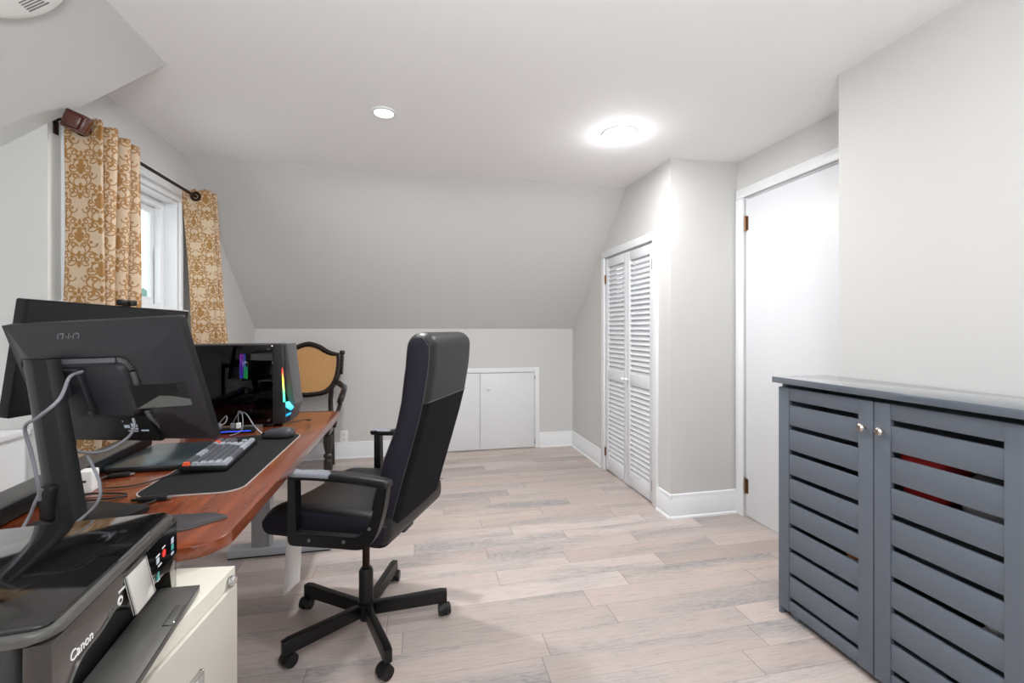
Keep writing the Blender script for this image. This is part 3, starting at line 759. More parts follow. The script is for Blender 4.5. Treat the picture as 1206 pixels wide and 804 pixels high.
# what shows through the slats
def clutter(name, label, cat, m, c, half, seedv, r=0.04):
    rnd = random.Random(seedv); ph = [rnd.uniform(0, 6) for _ in range(6)]
    def fn(p): return Vector((p.x*(1+0.1*math.sin(30*p.z+ph[0])), p.y*(1+0.12*math.sin(35*p.x+ph[1])), p.z+0.01*math.sin(40*p.y+ph[2])+0.006*math.sin(70*p.x+ph[3])))
    mb = MB(); mb.rbox(half, r, (12, 14, 8), fn); o = mb.build(name, m); o.location = c; tag(o, label, cat); return o
clutter('folded_cloth', 'red folded cloth inside the grey cabinet, seen through the upper right slats', 'cloth', M['bagr'], (1.605, 1.115, 0.735), (0.06, 0.075, 0.09), 1)
clutter('plastic_bag', 'crumpled grey plastic bag beside the red cloth inside the grey cabinet', 'bag', M['bagg'], (1.605, 0.965, 0.705), (0.06, 0.065, 0.06), 2)
def shoe(name, label, m, x, y, z, grp=None):
    t2 = thing(name, label, 'shoe', (x, y, z), 0, grp)
    mb = MB()
    def fn(p):
        f = (p.x+0.09)/0.18
        return Vector((p.x, p.y*(0.75+0.25*math.sin(f*PI)), p.z*(1.0-0.45*(1-f))+(-0.012*(1-f))))
    mb.rbox((0.088, 0.036, 0.036), 0.03, (12, 8, 8), fn, center=(0, 0, 0.05)); mb.build('upper', m, t2)
    mb = MB(); mb.rbox((0.09, 0.038, 0.008), 0.008, (10, 6, 2), lambda p: Vector((p.x, p.y*(0.85+0.15*math.cos(p.x*20)), p.z)), center=(0, 0, 0.008)); mb.build('sole', M['white'], t2)
shoe('shoe', 'orange shoe inside the left half of the grey cabinet', M['bago'], 1.625, 1.34, 0.3465)
shoe('shoe', 'grey shoe inside the right half of the grey cabinet', M['bagg'], 1.625, 0.93, 0.3465)

# ------------------------------------------------------------------ desk
DZT = 0.75
DXB, DXF, DY_0, DY_1 = -1.06, -0.402, 1.045, 2.605
t = thing('desk', 'long cherry wood desk with rounded corners holding monitors and computer', 'desk', (DXF, DY_0, 0))
def dl(x, y): return (x-DXF, y-DY_0)
poly = rrect(DXB-DXF, 0, 0, DY_1-DY_0, (0.02, 0.075, 0.012, 0.012), 8)
mb = MB(); mb.prism(poly, DZT-0.028, DZT, smooth=True, bev=0.003); mb.build('desktop', M['deskwood'], t)
for yy in (0.125, DY_1-DY_0+0.02):
    mb = MB().use('midgrey'); mb.box((-0.445, yy-0.03, 0.045), (-0.372, yy+0.03, DZT-0.04), 0.003); mb.use('legm'); mb.box((-0.371, yy-0.028, 0.045), (-0.352, yy+0.028, DZT-0.04), 0.003); mb.build('leg', None, t)
    mb = MB().use('legm'); mb.box((-0.56, yy-0.04, 0.006), (-0.05, yy+0.04, 0.048), 0.006); mb.use('blackm'); mb.box((-0.555, yy-0.036, 0.0), (-0.055, yy+0.036, 0.007)); mb.build('foot', None, t)
    y2 = min(yy, DY_1-DY_0-0.05)
    mb = MB(); mb.box((-0.60, min(y2, yy)-0.03, DZT-0.042), (-0.06, max(y2, yy)+0.03, DZT-0.028), 0.003); mb.build('top_bracket', M['blackm'], t)
mb = MB(); mb.box((-0.44, 0.10, DZT-0.10), (-0.38, DY_1-DY_0-0.01, DZT-0.042), 0.004); mb.build('crossbar', M['blackm'], t)

# ------------------------------------------------------------------ desk mat
TM = 0.004
mb = MB().use('matedge'); mb.prism(rrect(-0.745, 1.368, -0.474, 2.075, 0.055, 8), DZT+0.0005, DZT+TM-0.0006, smooth=True)
mb.use('matblk'); mb.prism(rrect(-0.7415, 1.3715, -0.4775, 2.0715, 0.052, 8), DZT+0.0006, DZT+TM, smooth=True)
tag(mb.build('desk_mat'), 'long black cloth desk mat with a pale edge under the keyboard and mouse', 'desk mat')

# ------------------------------------------------------------------ keyboard
t = thing('keyboard', 'grey mechanical keyboard with orange escape key on the black mat', 'keyboard', (-0.655, 1.735, DZT+TM), R(4.0))
KW, KL = 0.066, 0.176    # half depth (x), half length (y); the typist sits on +x, escape key at -x, near end
tilt = Matrix.Translation((0, 0, 0.014)) @ Matrix.Rotation(R(3.5), 4, 'Y')
mb = MB(); mb.box((-KW, -KL, -0.009), (KW, KL, 0.007), 0.004, T=tilt); mb.box((-KW+0.008, -KL+0.015, -0.0135), (-KW+0.022, -KL+0.04, -0.004), 0.001); mb.box((-KW+0.008, KL-0.04, -0.0135), (-KW+0.022, KL-0.015, -0.004), 0.001); mb.build('case', M['blackp'], t)
keymesh = {}
def keycap(mt, wu):
    k = (mt, round(wu, 2))
    if k in keymesh: return keymesh[k]
    mb = MB(); hw = (wu*0.0191-0.0012)/2; hd = 0.0089
    a = [(-hd, -hw, 0), (hd, -hw, 0), (hd, hw, 0), (-hd, hw, 0)]; b_ = [(-hd*0.72-0.001, -hw+0.0022, 0.0085), (hd*0.72-0.001, -hw+0.0022, 0.0085), (hd*0.72-0.001, hw-0.0022, 0.0085), (-hd*0.72-0.001, hw-0.0022, 0.0085)]
    A = [mb.bm.verts.new(p) for p in a]; B = [mb.bm.verts.new(p) for p in b_]
    for i in range(4): mb.bm.faces.new([A[i], A[(i+1)%4], B[(i+1)%4], B[i]])
    mb.bm.faces.new(B); mb.bm.faces.new(A[::-1])
    o = mb.build('keycap', M[mt], t); keymesh[k] = o; o['_first'] = 1
    return o
rows = [
    [('keyo', 1, 0), ('keyd', 1, 1.25), ('keyd', 1, 2.25), ('keyd', 1, 3.25), ('keyd', 1, 4.25), ('keyl', 1, 5.5), ('keyl', 1, 6.5), ('keyl', 1, 7.5), ('keyl', 1, 8.5), ('keyd', 1, 9.75), ('keyd', 1, 10.75), ('keyd', 1, 11.75), ('keyd', 1, 12.75), ('keyl', 1, 14.0), ('keyo', 1, 15.25), ('keyd', 1, 16.25), ('keyd', 1, 17.25)],
    [('keyl', 1, 0)]+[('keyd', 1, i) for i in range(1, 13)]+[('keyl', 2, 13), ('keyd', 1, 15.25), ('keyd', 1, 16.25), ('keyd', 1, 17.25)],
    [('keyl', 1.5, 0)]+[('keyd', 1, 1.5+i) for i in range(12)]+[('keyl', 1.5, 13.5), ('keyd', 1, 15.25), ('keyd', 1, 16.25), ('keyd', 1, 17.25)],
    [('keyl', 1.75, 0)]+[('keyd', 1, 1.75+i) for i in range(11)]+[('keyl', 2.25, 12.75)],
    [('keyl', 2.25, 0)]+[('keyd', 1, 2.25+i) for i in range(10)]+[('keyl', 2.75, 12.25), ('keyl', 1, 16.25)],
    [('keyl', 1.25, 0), ('keyl', 1.25, 1.25), ('keyl', 1.25, 2.5), ('keyd', 6.25, 3.75), ('keyl', 1.25, 10), ('keyl', 1.25, 11.25), ('keyl', 1.25, 12.5), ('keyl', 1.25, 13.75), ('keyl', 1, 15.25), ('keyl', 1, 16.25), ('keyl', 1, 17.25)]]
for ri, row in enumerate(rows):
    rx = -KW+0.0145+ri*0.0198+(0.0 if ri == 0 else 0.004)
    for mt, wu, st in row:
        yy = -KL+0.0048+(st+wu/2)*0.0191*(0.9525)
        proto = keycap(mt, wu)
        if proto.get('_first'):
            o = proto; del o['_first']
        else:
            o = proto.copy(); C.objects.link(o)
        o.parent = t; o.matrix_local = tilt @ Matrix.Translation((rx, yy, 0.0075))

# ------------------------------------------------------------------ mouse
t = thing('mouse', 'dark grey computer mouse on the far end of the desk mat', 'mouse', (-0.552, 2.005, DZT+TM), R(172))
def mfn(p):
    f = (p.x+0.06)/0.12
    hz = 0.55+0.45*math.sin(min(1, max(0, (1.15-f)))*PI*0.62)
    return Vector((p.x, p.y*(0.86+0.14*math.cos((f-0.45)*4)), (p.z+0.02)*hz))
mb = MB(); mb.rbox((0.06, 0.032, 0.02), 0.019, (16, 12, 8), mfn); mb.build('shell', M['mouse'], t)
mb = MB(); mb.rbox((0.024, 0.0125, 0.0045), 0.0045, (8, 6, 3), center=(0.03, 0.0135, 0.0268), T=Matrix.Rotation(R(7), 4, 'Y')); mb.build('button', M['blackp'], t)
mb = MB(); mb.rbox((0.024, 0.0125, 0.0045), 0.0045, (8, 6, 3), center=(0.03, -0.0135, 0.0268), T=Matrix.Rotation(R(7), 4, 'Y')); mb.build('button', M['blackp'], t)
mb = MB(); mb.cyl((0.035, -0.004, 0.026), (0.035, 0.004, 0.026), 0.008, seg=14); mb.build('scroll_wheel', M['greyp'], t)
mb = MB(); mb.tube(spline([(-0.612, 2.010, 0.768), (-0.65, 2.03, 0.80), (-0.70, 2.08, 0.845), (-0.745, 2.13, 0.835), (-0.775, 2.16, 0.795)]), 0.0022); tag(mb.build('cable', M['cableg']), 'thin grey mouse cable arching up to the blue-lit hub', 'cable')

# ------------------------------------------------------------------ closed laptop
t = thing('laptop', 'closed dark blue-grey laptop lying on the desk behind the keyboard', 'laptop', (-0.845, 1.775, DZT), R(0))
mb = MB(); mb.prism(rrect(-0.105, -0.155, 0.115, 0.155, 0.012), 0.003, 0.011, smooth=True, bev=0.001); mb.build('base', M['blackp'], t)
mb = MB(); mb.prism(rrect(-0.105, -0.155, 0.115, 0.155, 0.012), 0.0118, 0.019, smooth=True, bev=0.0015); mb.build('lid', M['lapt'], t)
for sx in (-0.09, 0.1):
    for sy in (-0.14, 0.14):
        mb = MB(); mb.cyl((sx, sy, 0), (sx, sy, 0.0035), 0.007, seg=10); mb.build('foot', M['blackp'], t)

# ------------------------------------------------------------------ sound bar
t = thing('sound_bar', 'long low black sound bar along the back of the desk under the monitors', 'speaker', (-0.988, 1.58, DZT), R(5.3))
mb = MB(); mb.rbox((0.040, 0.385, 0.022), 0.006, (6, 20, 6), center=(0, 0, 0.026)); mb.build('housing', M['barg'], t)
mb = MB(); mb.box((0.0395, -0.375, 0.008), (0.0415, 0.375, 0.043), 0.0008); mb.build('grille', M['blackp'], t)
for yy in (-0.34, 0.34):
    mb = MB(); mb.box((-0.03, yy-0.02, 0), (0.03, yy+0.02, 0.005)); mb.build('foot', M['blackp'], t)

# ------------------------------------------------------------------ front monitor (seen from behind)
mc = Vector((-0.7305, 1.2747, 1.0717))
bx = Vector((0.9188, -0.3929, 0.0384)).normalized(); bn = Vector((-0.3666, -0.8852, -0.2865)).normalized()
by = bn.cross(bx).normalized(); bx = by.cross(bn).normalized()
MW, MH = 0.519/2, 0.306/2
base = Vector((-0.775, 1.215, DZT))
t = thing('monitor', 'charcoal monitor seen from behind on a thick angular post, nearest the printer', 'monitor', tuple(base), 0)
TMn = basis(tuple(mc-base), tuple(bx), tuple(by), tuple(bn))      # local: x right, y up, z out of the back
mb = MB(); mb.prism(rrect(-MW, -MH, MW, MH, 0.006), -0.014, 0.002, T=TMn, bev=0.0015); mb.build('bezel', M['blackp'], t)
mb = MB(); mb.box((-MW+0.012, -MH+0.012, -0.0155), (MW-0.012, MH-0.012, -0.0138), T=TMn); mb.build('screen', M['screen'], t)
def sdrr(x, y, cx, cy, hx, hy, r):
    qx = abs(x-cx)-hx+r; qy = abs(y-cy)-hy+r
    return min(max(qx, qy), 0)+math.hypot(max(qx, 0), max(qy, 0))-r
def ss(a, b_, v):
    k = max(0, min(1, (v-a)/(b_-a))); return k*k*(3-2*k)
def hfun(x, y):
    ex = min(MW-abs(x), MH-abs(y)); z = 0.002+0.020*ss(0, 0.085, ex)
    d = sdrr(x, y, -0.065, -0.033, 0.185, 0.095+0.006, 0.04)     # outer limit of the recess band
    z -= 0.007*ss(0.003, -0.002, d)
    db = sdrr(x, y, -0.068, -0.013, 0.158, 0.068, 0.022)         # raised inner block
    z += 0.016*ss(0.002, -0.003, db)
    # pocket at the right
    if 0.090 < x < 0.232 and -0.062 < y < 0.004:
        lx = (x-0.090)/0.142; ly = (y+0.062)/0.066
        z += 0.010*(1-ly)*0 
    return z
GX, GY = 200, 124
mb = MB().use('monback'); rowsv = []
for j in range(GY+1):
    row = []
    for i in range(GX+1):
        x = -MW+2*MW*i/GX; y = -MH+2*MH*j/GY
        row.append(mb.bm.verts.new(TMn @ Vector((x, y, hfun(x, y)))))
    rowsv.append(row)
def inpocket(x, y): return 0.090 < x < 0.228 and -0.060 < y < 0.0
fs = []
for j in range(GY):
    for i in range(GX):
        x = -MW+2*MW*(i+0.5)/GX; y = -MH+2*MH*(j+0.5)/GY
        if inpocket(x, y): continue
        fs.append(mb.bm.faces.new([rowsv[j][i], rowsv[j][i+1], rowsv[j+1][i+1], rowsv[j+1][i]]))
mb._fin(fs, True)
mb.use('blackm')  # band floor blackened: shade the shallow recess lacks is put in the colour
for f in fs:
    c = TMn.inverted() @ f.calc_center_median()
    d1 = sdrr(c.x, c.y, -0.065, -0.033, 0.185, 0.101, 0.04); d2 = sdrr(c.x, c.y, -0.068, -0.013, 0.158, 0.068, 0.022)
    if d1 < -0.001 and d2 > 0.001: f.material_index = mb.cur
loose = [v for v in mb.bm.verts if not v.link_faces]
for v in loose: mb.bm.verts.remove(v)
backc = mb
# vent ribs round the block
mb = backc; mb.use('vent')
def rib(x, y, ang, L=0.011):
    zc = hfun(x, y)
    T = TMn @ Matrix.Translation((x, y, zc-0.001)) @ Matrix.Rotation(ang, 4, 'Z')
    mb.box((-L/2, -0.0008, 0), (L/2, 0.0008, 0.0065), T=T)
for k in range(88): rib(-0.225+k*0.0033, 0.0608, PI/2)
for k in range(9):
    a = R(90-k*10); rib(0.075+0.029*math.cos(a), 0.033+0.028*math.sin(a), a)
for k in range(8): rib(0.1035, 0.028-k*0.0042, 0)
for k in range(12): rib(0.106, -0.072-k*0.0046, 0)
mb.build('back_cover', None, t)
# the pocket: a wedge-shaped recess with a shelf at its foot
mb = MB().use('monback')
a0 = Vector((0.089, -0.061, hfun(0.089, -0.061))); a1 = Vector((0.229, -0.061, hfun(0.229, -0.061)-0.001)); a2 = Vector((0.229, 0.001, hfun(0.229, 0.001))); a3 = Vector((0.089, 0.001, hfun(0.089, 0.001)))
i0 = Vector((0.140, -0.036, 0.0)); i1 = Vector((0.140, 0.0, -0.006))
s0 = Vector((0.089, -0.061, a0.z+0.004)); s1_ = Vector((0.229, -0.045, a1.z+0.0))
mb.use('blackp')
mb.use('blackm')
for pts in ((a3, i1, i0, a0), (i1, a2, s1_, i0)): mb.face([TMn @ p for p in pts])  # near-black walls: the deep shade of the recess is painted in
mb.use('silverb'); mb.face([TMn @ p for p in (a0, i0, s1_, a1)])  # paler shelf: light caught on the ledge is put into its colour
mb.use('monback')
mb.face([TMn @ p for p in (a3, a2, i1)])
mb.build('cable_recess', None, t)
# port bay sticker and print
mb = MB().use('blackm'); mb.prism([(-0.22, -0.1505), (0.118, -0.1505), (0.100, -0.084), (-0.215, -0.084)], 0.008, 0.0172, T=TMn)
mb.use('labelw')
for (x, y, w_, h_) in ((0.046, -0.105, 0.006, 0.002), (0.030, -0.112, 0.016, 0.008), (0.053, -0.110, 0.018, 0.007), (0.050, -0.118, 0.022, 0.004), (0.036, -0.124, 0.012, 0.003), (0.052, -0.1245, 0.014, 0.003), (0.080, -0.1225, 0.022, 0.0035), (0.022, -0.098, 0.003, 0.003), (0.058, -0.098, 0.004, 0.003)):
    mb.box((x-w_/2, y-h_/2, 0.0172), (x+w_/2, y+h_/2, 0.0176), T=TMn)
mb.build('port_panel', None, t)
mb = MB().use('vent'); text_mesh(mb, '(7:/:(2', 0.030, TMn @ Matrix.Translation((-0.060, 0.117, hfun(-0.06, 0.117)+0.0005)) @ Matrix.Rotation(R(-3), 4, 'X'), 0.3, 0.0003); mb.build('logo', None, t)
# mounting plate, arm, post, foot
mb = MB(); zt = hfun(-0.08, 0.0)
mb.box((-0.150, -0.072, zt), (-0.022, 0.047, zt+0.004), 0.0015, T=TMn); mb.box((-0.150, 0.043, zt), (-0.022, 0.047, zt+0.010), 0.001, T=TMn); mb.box((-0.0255, -0.072, zt), (-0.022, 0.047, zt+0.012), 0.001, T=TMn)
pl = mb.build('mounting_plate', M['monback'], t)
for (x, y) in ((-0.138, 0.037), (-0.036, 0.037), (-0.036, -0.064), (-0.138, -0.064)):
    mb = MB(); mb.cyl(TMn @ Vector((x, y, zt+0.003)), TMn @ Vector((x, y, zt+0.0075)), 0.0042, seg=12); mb.build('screw', M['chrome'], pl)
ph = Vector((bn.x, bn.y, 0)).normalized(); pr = Vector((0,0,1)).cross(ph).normalized()   # ph towards the camera side, pr image right
if pr.dot(bx) < 0: pr = -pr
top_c = TMn @ Vector((-0.108, -0.02, zt+0.050))
foot_c = Vector((-0.006, 0.0, 0.012))
postx = [(-0.044, -0.018), (-0.044, 0.004), (-0.014, 0.018), (0.010, 0.020), (0.036, 0.008), (0.041, -0.004), (0.041, -0.018)]
ptop = Vector((top_c.x, top_c.y, 1.128-DZT))
mb = MB().use('blackp')
A = [mb.bm.verts.new(foot_c+pr*a+ph*b_) for a, b_ in postx]; B = [mb.bm.verts.new(ptop+pr*a*0.94+ph*b_) for a, b_ in postx]
n = len(postx); fl = [mb.bm.faces.new([A[i], A[(i+1)%n], B[(i+1)%n], B[i]]) for i in range(n)]; fl += [mb.bm.faces.new(A[::-1]), mb.bm.faces.new(B)]
mb._fin(fl)
mb.use('monback'); fl[2].material_index = mb.cur; fl[1].material_index = mb.cur
mb.build('post', None, t)
arm0 = Vector((ptop.x, ptop.y, 0.31)); arm1 = TMn @ Vector((-0.085, -0.015, zt+0.006))
mb = MB(); mb.sweep([arm0+pr*0.02, arm1.lerp(arm0, 0.45)+pr*0.01, arm1], [(-0.014, -0.02), (0.014, -0.02), (0.014, 0.02), (-0.014, 0.02)], up=(0,0,1), smooth=False); mb.build('arm', M['greyp'], t)
Tb = basis((0,0,0), tuple(pr), tuple(-ph), (0,0,1))
mb = MB(); mb.prism(rrect(-0.07, -0.04, 0.10, 0.11, 0.012), 0, 0.012, T=Tb, bev=0.002); mb.build('foot', M['blackp'], t)
mb = MB(); 
kp = foot_c.lerp(ptop, 0.13)
mb.rbox((0.016, 0.012, 0.040), 0.008, (6, 6, 8), T=basis(tuple(kp+ph*0.020-pr*0.006), tuple(pr), tuple(ph), (0,0,1))); mb.build('cable_clip', M['blackp'], t)

# ------------------------------------------------------------------ rear monitor (facing the room)
TLc = Vector((-0.976, 1.383, 1.276)); wv = Vector((0.11, 0.591, -0.009)); dv = Vector((-0.042, 0.003, -0.305))
rx = wv.normalized(); ry = (-dv).normalized(); rn = rx.cross(ry).normalized(); ry = rn.cross(rx)
rc = TLc+wv*0.5+dv*0.5; rw, rh = wv.length/2, dv.length/2
base = Vector((rc.x-0.03, rc.y+0.02, DZT))
t = thing('monitor', 'wide black monitor with a webcam on top, turned to the room behind the other', 'monitor', tuple(base), 0)
TR_ = basis(tuple(rc-base), tuple(rx), tuple(ry), tuple(rn))
mb = MB(); mb.prism(rrect(-rw, -rh, rw, rh, 0.004), -0.022, -0.001, T=TR_, bev=0.0015); mb.rbox((0.16, 0.09, 0.014), 0.012, (8, 8, 4), center=(0, -0.02, -0.030), T=TR_); mb.build('housing', M['blackp'], t)
mb = MB(); mb.prism(rrect(-rw, -rh, rw, rh, 0.004), -0.001, 0.0006, T=TR_); mb.build('bezel', M['blackm'], t)
mb = MB(); mb.box((-rw+0.008, -rh+0.016, 0.0004), (rw-0.008, rh-0.006, 0.0012), T=TR_); mb.build('screen', M['screengrey'], t)
q0 = TR_ @ Vector((0, -0.03, -0.040)); kx = -1.080-base.x
mb = MB(); mb.box((kx-0.014, q0.y-0.022, -0.08), (kx+0.012, q0.y+0.022, q0.z+0.03), 0.004); mb.build('post', M['blackp'], t)
mb = MB(); mb.box((kx, q0.y-0.018, q0.z-0.02), (q0.x+0.012, q0.y+0.018, q0.z+0.02), 0.003); mb.build('arm', M['blackp'], t)
# webcam
wc = rc+ry*(rh)+rx*0.012
t = thing('webcam', 'small black webcam clipped to the top edge of the rear monitor', 'webcam', tuple(wc), math.atan2(rx.y, rx.x))
mb = MB(); mb.rbox((0.032, 0.011, 0.009), 0.006, (8, 6, 6), center=(0, 0.0, 0.013)); mb.build('body', M['blackp'], t)
mb = MB(); mb.cyl((0, -0.011, 0.013), (0, -0.016, 0.013), 0.007, seg=16); mb.build('lens', M['gloss'], t)
mb = MB(); mb.box((-0.014, -0.002, 0.0008), (0.014, 0.026, 0.0035), 0.001); mb.box((-0.014, 0.0245, -0.03), (0.014, 0.027, 0.0035), 0.001); mb.build('clip', M['blackp'], t)

# ------------------------------------------------------------------ desktop computer
PX0, PX1, PY0, PY1, PH = -1.03, -0.590, 2.255, 2.455, 0.378
t = thing('computer_tower', 'black desktop computer with smoked glass side and rainbow lit front edge', 'computer', (PX1, PY0, DZT), 0)
Lx = PX1-PX0; Dy = PY1-PY0
fb = 0.012
def sx(z): return 0.0 if z < 0.16 else 0.0      # front line
mb = MB().use('pcdark')
mb.box((-Lx, 0.004, fb), (-0.055, 0.010, 0.03)); mb.box((-Lx, 0.004, PH-0.012), (-0.055, 0.010, PH))
mb.box((-Lx, 0, fb), (-Lx+0.008, Dy, PH), 0.001); mb.box((-Lx, Dy-0.006, fb), (-0.05, Dy, PH), 0.001); mb.box((-Lx, 0.004, fb), (-0.05, Dy, fb+0.006), 0.001)
mb.use('pcgrey'); mb.box((-Lx, 0.0, PH-0.006), (-0.045, Dy, PH), 0.001)
mb.build('case', None, t)
mb = MB(); mb.box((-Lx+0.002, 0.0, fb+0.001), (-0.056, 0.004, PH-0.004), 0.0008); pn = mb.build('glass_panel', M['pcglass'], t)
for (x, z) in ((-0.072, PH-0.02), (-0.072, 0.03), (-Lx+0.02, PH-0.02), (-Lx+0.02, 0.03)):
    mb = MB(); mb.cyl((x, 0, z), (x, -0.004, z), 0.006, seg=14); mb.build('thumb_screw', M['chrome'], pn)
# front: dark column on the glass side and a wedge-shaped grey face
mb = MB().use('pcdark')
mb.prism([(-0.055, fb), (-0.002, fb), (-0.002, 0.10), (-0.012, 0.15), (-0.026, PH), (-0.055, PH)], 0.0, 0.012, T=basis((0,0,0), (1,0,0), (0,0,1), (0,1,0)), bev=0.001)
mb.box((-0.05, 0.012, fb), (-0.012, Dy, PH-0.002), 0.001)
mb.build('front_frame', None, t)
mb = MB().use('pcgrey')
prof = [(-0.028, PH), (-0.004, PH), (0.022, 0.13), (0.030, 0.09), (0.012, 0.05), (0.006, fb), (-0.012, fb), (-0.012, 0.06), (0.004, 0.10), (-0.010, 0.145)]
mb.prism(prof, 0.045, Dy, T=basis((0,0,0), (1,0,0), (0,0,1), (0,1,0)), bev=0.001)
mb.build('front_panel', None, t)
mb = MB()
mb.prism([(-0.0170, 0.27), (-0.0155, 0.27), (-0.0045, 0.112), (-0.0100, 0.112)], -0.0015, 0.0125, T=basis((0,0,0), (1,0,0), (0,0,1), (0,1,0)))
mb.build('light_strip', gradient_emit('rainbow_light', [(0, (40, 235, 170)), (0.3, (90, 240, 120)), (0.6, (235, 200, 60)), (0.85, (240, 70, 50)), (1, (90, 10, 10))], 2, 0.112, 0.27, 2.6), t)
mb = MB()
TPX = basis((0,0,0), (1,0,0), (0,0,1), (0,1,0))
mb.prism([(-0.006, 0.106), (0.004, 0.106), (0.024, 0.080), (0.018, 0.070), (-0.002, 0.084)], 0.012, 0.044, T=TPX)
mb.prism([(-0.004, 0.050), (0.012, 0.056), (0.012, 0.048), (-0.004, 0.038)], 0.012, 0.044, T=TPX)
mb.build('light_chevron', gradient_emit('cyan_light', [(0, (10, 90, 130)), (0.5, (40, 170, 215)), (1, (90, 235, 240))], 2, 0.04, 0.108, 2.0), t)
for x in (-Lx+0.04, -0.08):
    for y in (0.02, Dy-0.02):
        mb = MB(); mb.box((x-0.02, y-0.012, 0), (x+0.02, y+0.012, fb), 0.002); mb.build('foot', M['blackp'], t)
mb = MB(); mb.box((-Lx+0.03, 0.13, 0.05), (-0.12, 0.135, 0.35)); mb.build('motherboard', M['board'], t)
mb = MB(); mb.box((-Lx+0.06, 0.05, 0.14), (-0.17, 0.13, 0.17), 0.004); mb.build('graphics_card', M['blackp'], t)
mb = MB(); mb.cyl((-0.29, 0.06, 0.26), (-0.29, 0.13, 0.26), 0.045, seg=24); mb.build('cooler', M['blackp'], t)
g1 = gradient_emit('memory_light_a', [(0, (40, 90, 230)), (0.5, (120, 60, 220)), (1, (190, 60, 220))], 2, 0.2, 0.335, 5.0)
g2 = gradient_emit('memory_light_b', [(0, (60, 230, 80)), (0.45, (60, 210, 140)), (0.6, (60, 130, 230)), (1, (60, 90, 230))], 2, 0.2, 0.335, 5.0)
for x, mm in ((-0.222, g1), (-0.213, g1), (-0.204, g2), (-0.195, g2)):
    mb = MB(); mb.box((x-0.003, 0.095, 0.215), (x+0.003, 0.128, 0.330), 0.0005); r_ = mb.build('memory_stick', M['blackm'], t)
    mb = MB(); z0 = 0.25 if x < -0.2 else 0.215
    if x == -0.195: z0 = 0.212
    mb.box((x-0.003, 0.091, z0 if x > -0.2 else 0.215), (x+0.003, 0.0955, 0.330 if x < -0.2 else 0.270)); mb.build('light_bar', mm, r_)
mb = MB(); mb.cyl((-0.215, 0.048, 0.162), (-0.215, 0.05, 0.162), 0.003, seg=8); mb.build('status_light', M['blue'], t)

# small hub with blue light in front of the computer
t = thing('usb_hub', 'low black hub with blue light and plugs in front of the computer', 'hub', (-0.765, 2.155, DZT), R(3))
mb = MB(); mb.rbox((0.078, 0.022, 0.010), 0.004, (10, 6, 4), center=(0, 0, 0.010)); mb.build('body', M['blackp'], t)
mb = MB(); mb.box((-0.065, -0.0228, 0.009), (0.065, -0.0218, 0.0115)); mb.build('light_line', M['blue'], t)
for x in (-0.062, -0.01, 0.012):
    mb = MB(); mb.box((x-0.008, -0.008, 0.019), (x+0.008, 0.008, 0.042), 0.002); mb.build('plug', M['white'] if x > 0 else M['cableg'], t)
for i, pts in enumerate(([(-0.83, 2.150, 0.79), (-0.80, 2.152, 0.825), (-0.79, 2.10, 0.80), (-0.86, 2.03, 0.775), (-0.90, 2.04, 0.757)], [(-0.753, 2.155, 0.79), (-0.752, 2.15, 0.84), (-0.735, 2.145, 0.83), (-0.725, 2.11, 0.77), (-0.76, 2.08, 0.754)])):
    mb = MB(); mb.tube(spline(pts), 0.002); tag(mb.build('cable', M['cableg']), ['thin grey cable looping from the left end of the blue-lit hub', 'thin grey cable looping from the middle plug of the blue-lit hub'][i], 'cable')
mb = MB().use('cableb'); mb.tube(spline([(-0.585, 2.30, 0.757), (-0.55, 2.33, 0.757), (-0.535, 2.36, 0.757), (-0.515, 2.35, 0.757)]), 0.0025); mb.rbox((0.010, 0.005, 0.004), 0.002, (4,4,4), center=(-0.51, 2.348, 0.757)); tag(mb.build('cable', None), 'short black cable end lying beside the front of the computer', 'cable')

# ------------------------------------------------------------------ cables round the front monitor
b0 = Vector((-0.775, 1.215, DZT))
def cable(label, pts, m='cableg', r=0.0032):
    mb = MB(); mb.tube(spline(pts, 10), r); tag(mb.build('cable', M[m]), label, 'cable')
cable('grey video cable hanging in a loop from the head of the front monitor post', [(-0.700, 1.135, 1.108), (-0.697, 1.095, 1.10), (-0.672, 1.03, 1.065), (-0.700, 1.02, 1.032), (-0.745, 1.055, 1.008), (-0.748, 1.075, 0.95), (-0.745, 1.085, 0.89), (-0.752, 1.10, 0.85)])
cable('pale cable trailing from the post clip down to the desk beside the sound bar', [(-0.772, 1.135, 0.862), (-0.785, 1.137, 0.835), (-0.80, 1.141, 0.80), (-0.812, 1.12, 0.765), (-0.83, 1.09, 0.7545)])
cable('grey cable curving from the front monitor ports back to the post', [(-0.665, 1.247, 0.985), (-0.66, 1.242, 0.965), (-0.672, 1.240, 0.941), (-0.700, 1.232, 0.920), (-0.735, 1.235, 0.910), (-0.80, 1.25, 0.915), (-0.86, 1.28, 0.93)])
cable('grey cable bowed out below the front monitor post, right side', [(-0.745, 1.225, 0.905), (-0.715, 1.195, 0.885), (-0.690, 1.173, 0.855), (-0.688, 1.165, 0.82), (-0.715, 1.155, 0.785), (-0.755, 1.11, 0.7545)])
cable('black cable running across the desk in front of the laptop', [(-1.0, 1.50, 0.7545), (-0.93, 1.53, 0.7545), (-0.905, 1.575, 0.758)], 'cableb', 0.003)
cable('black cable looped flat on the desk beside the monitor post', [(-0.92, 1.40, 0.7545), (-0.85, 1.42, 0.756), (-0.775, 1.41, 0.7545), (-0.762, 1.39, 0.7545), (-0.79, 1.375, 0.7545), (-0.90, 1.37, 0.7545)], 'cableb', 0.0028)
cable('thin black cable between the monitor foot and the little black box at the mat corner', [(-0.83, 1.32, 0.7545), (-0.77, 1.315, 0.7545), (-0.70, 1.305, 0.7545), (-0.665, 1.325, 0.7545), (-0.66, 1.352, 0.758)], 'cableb', 0.0025)
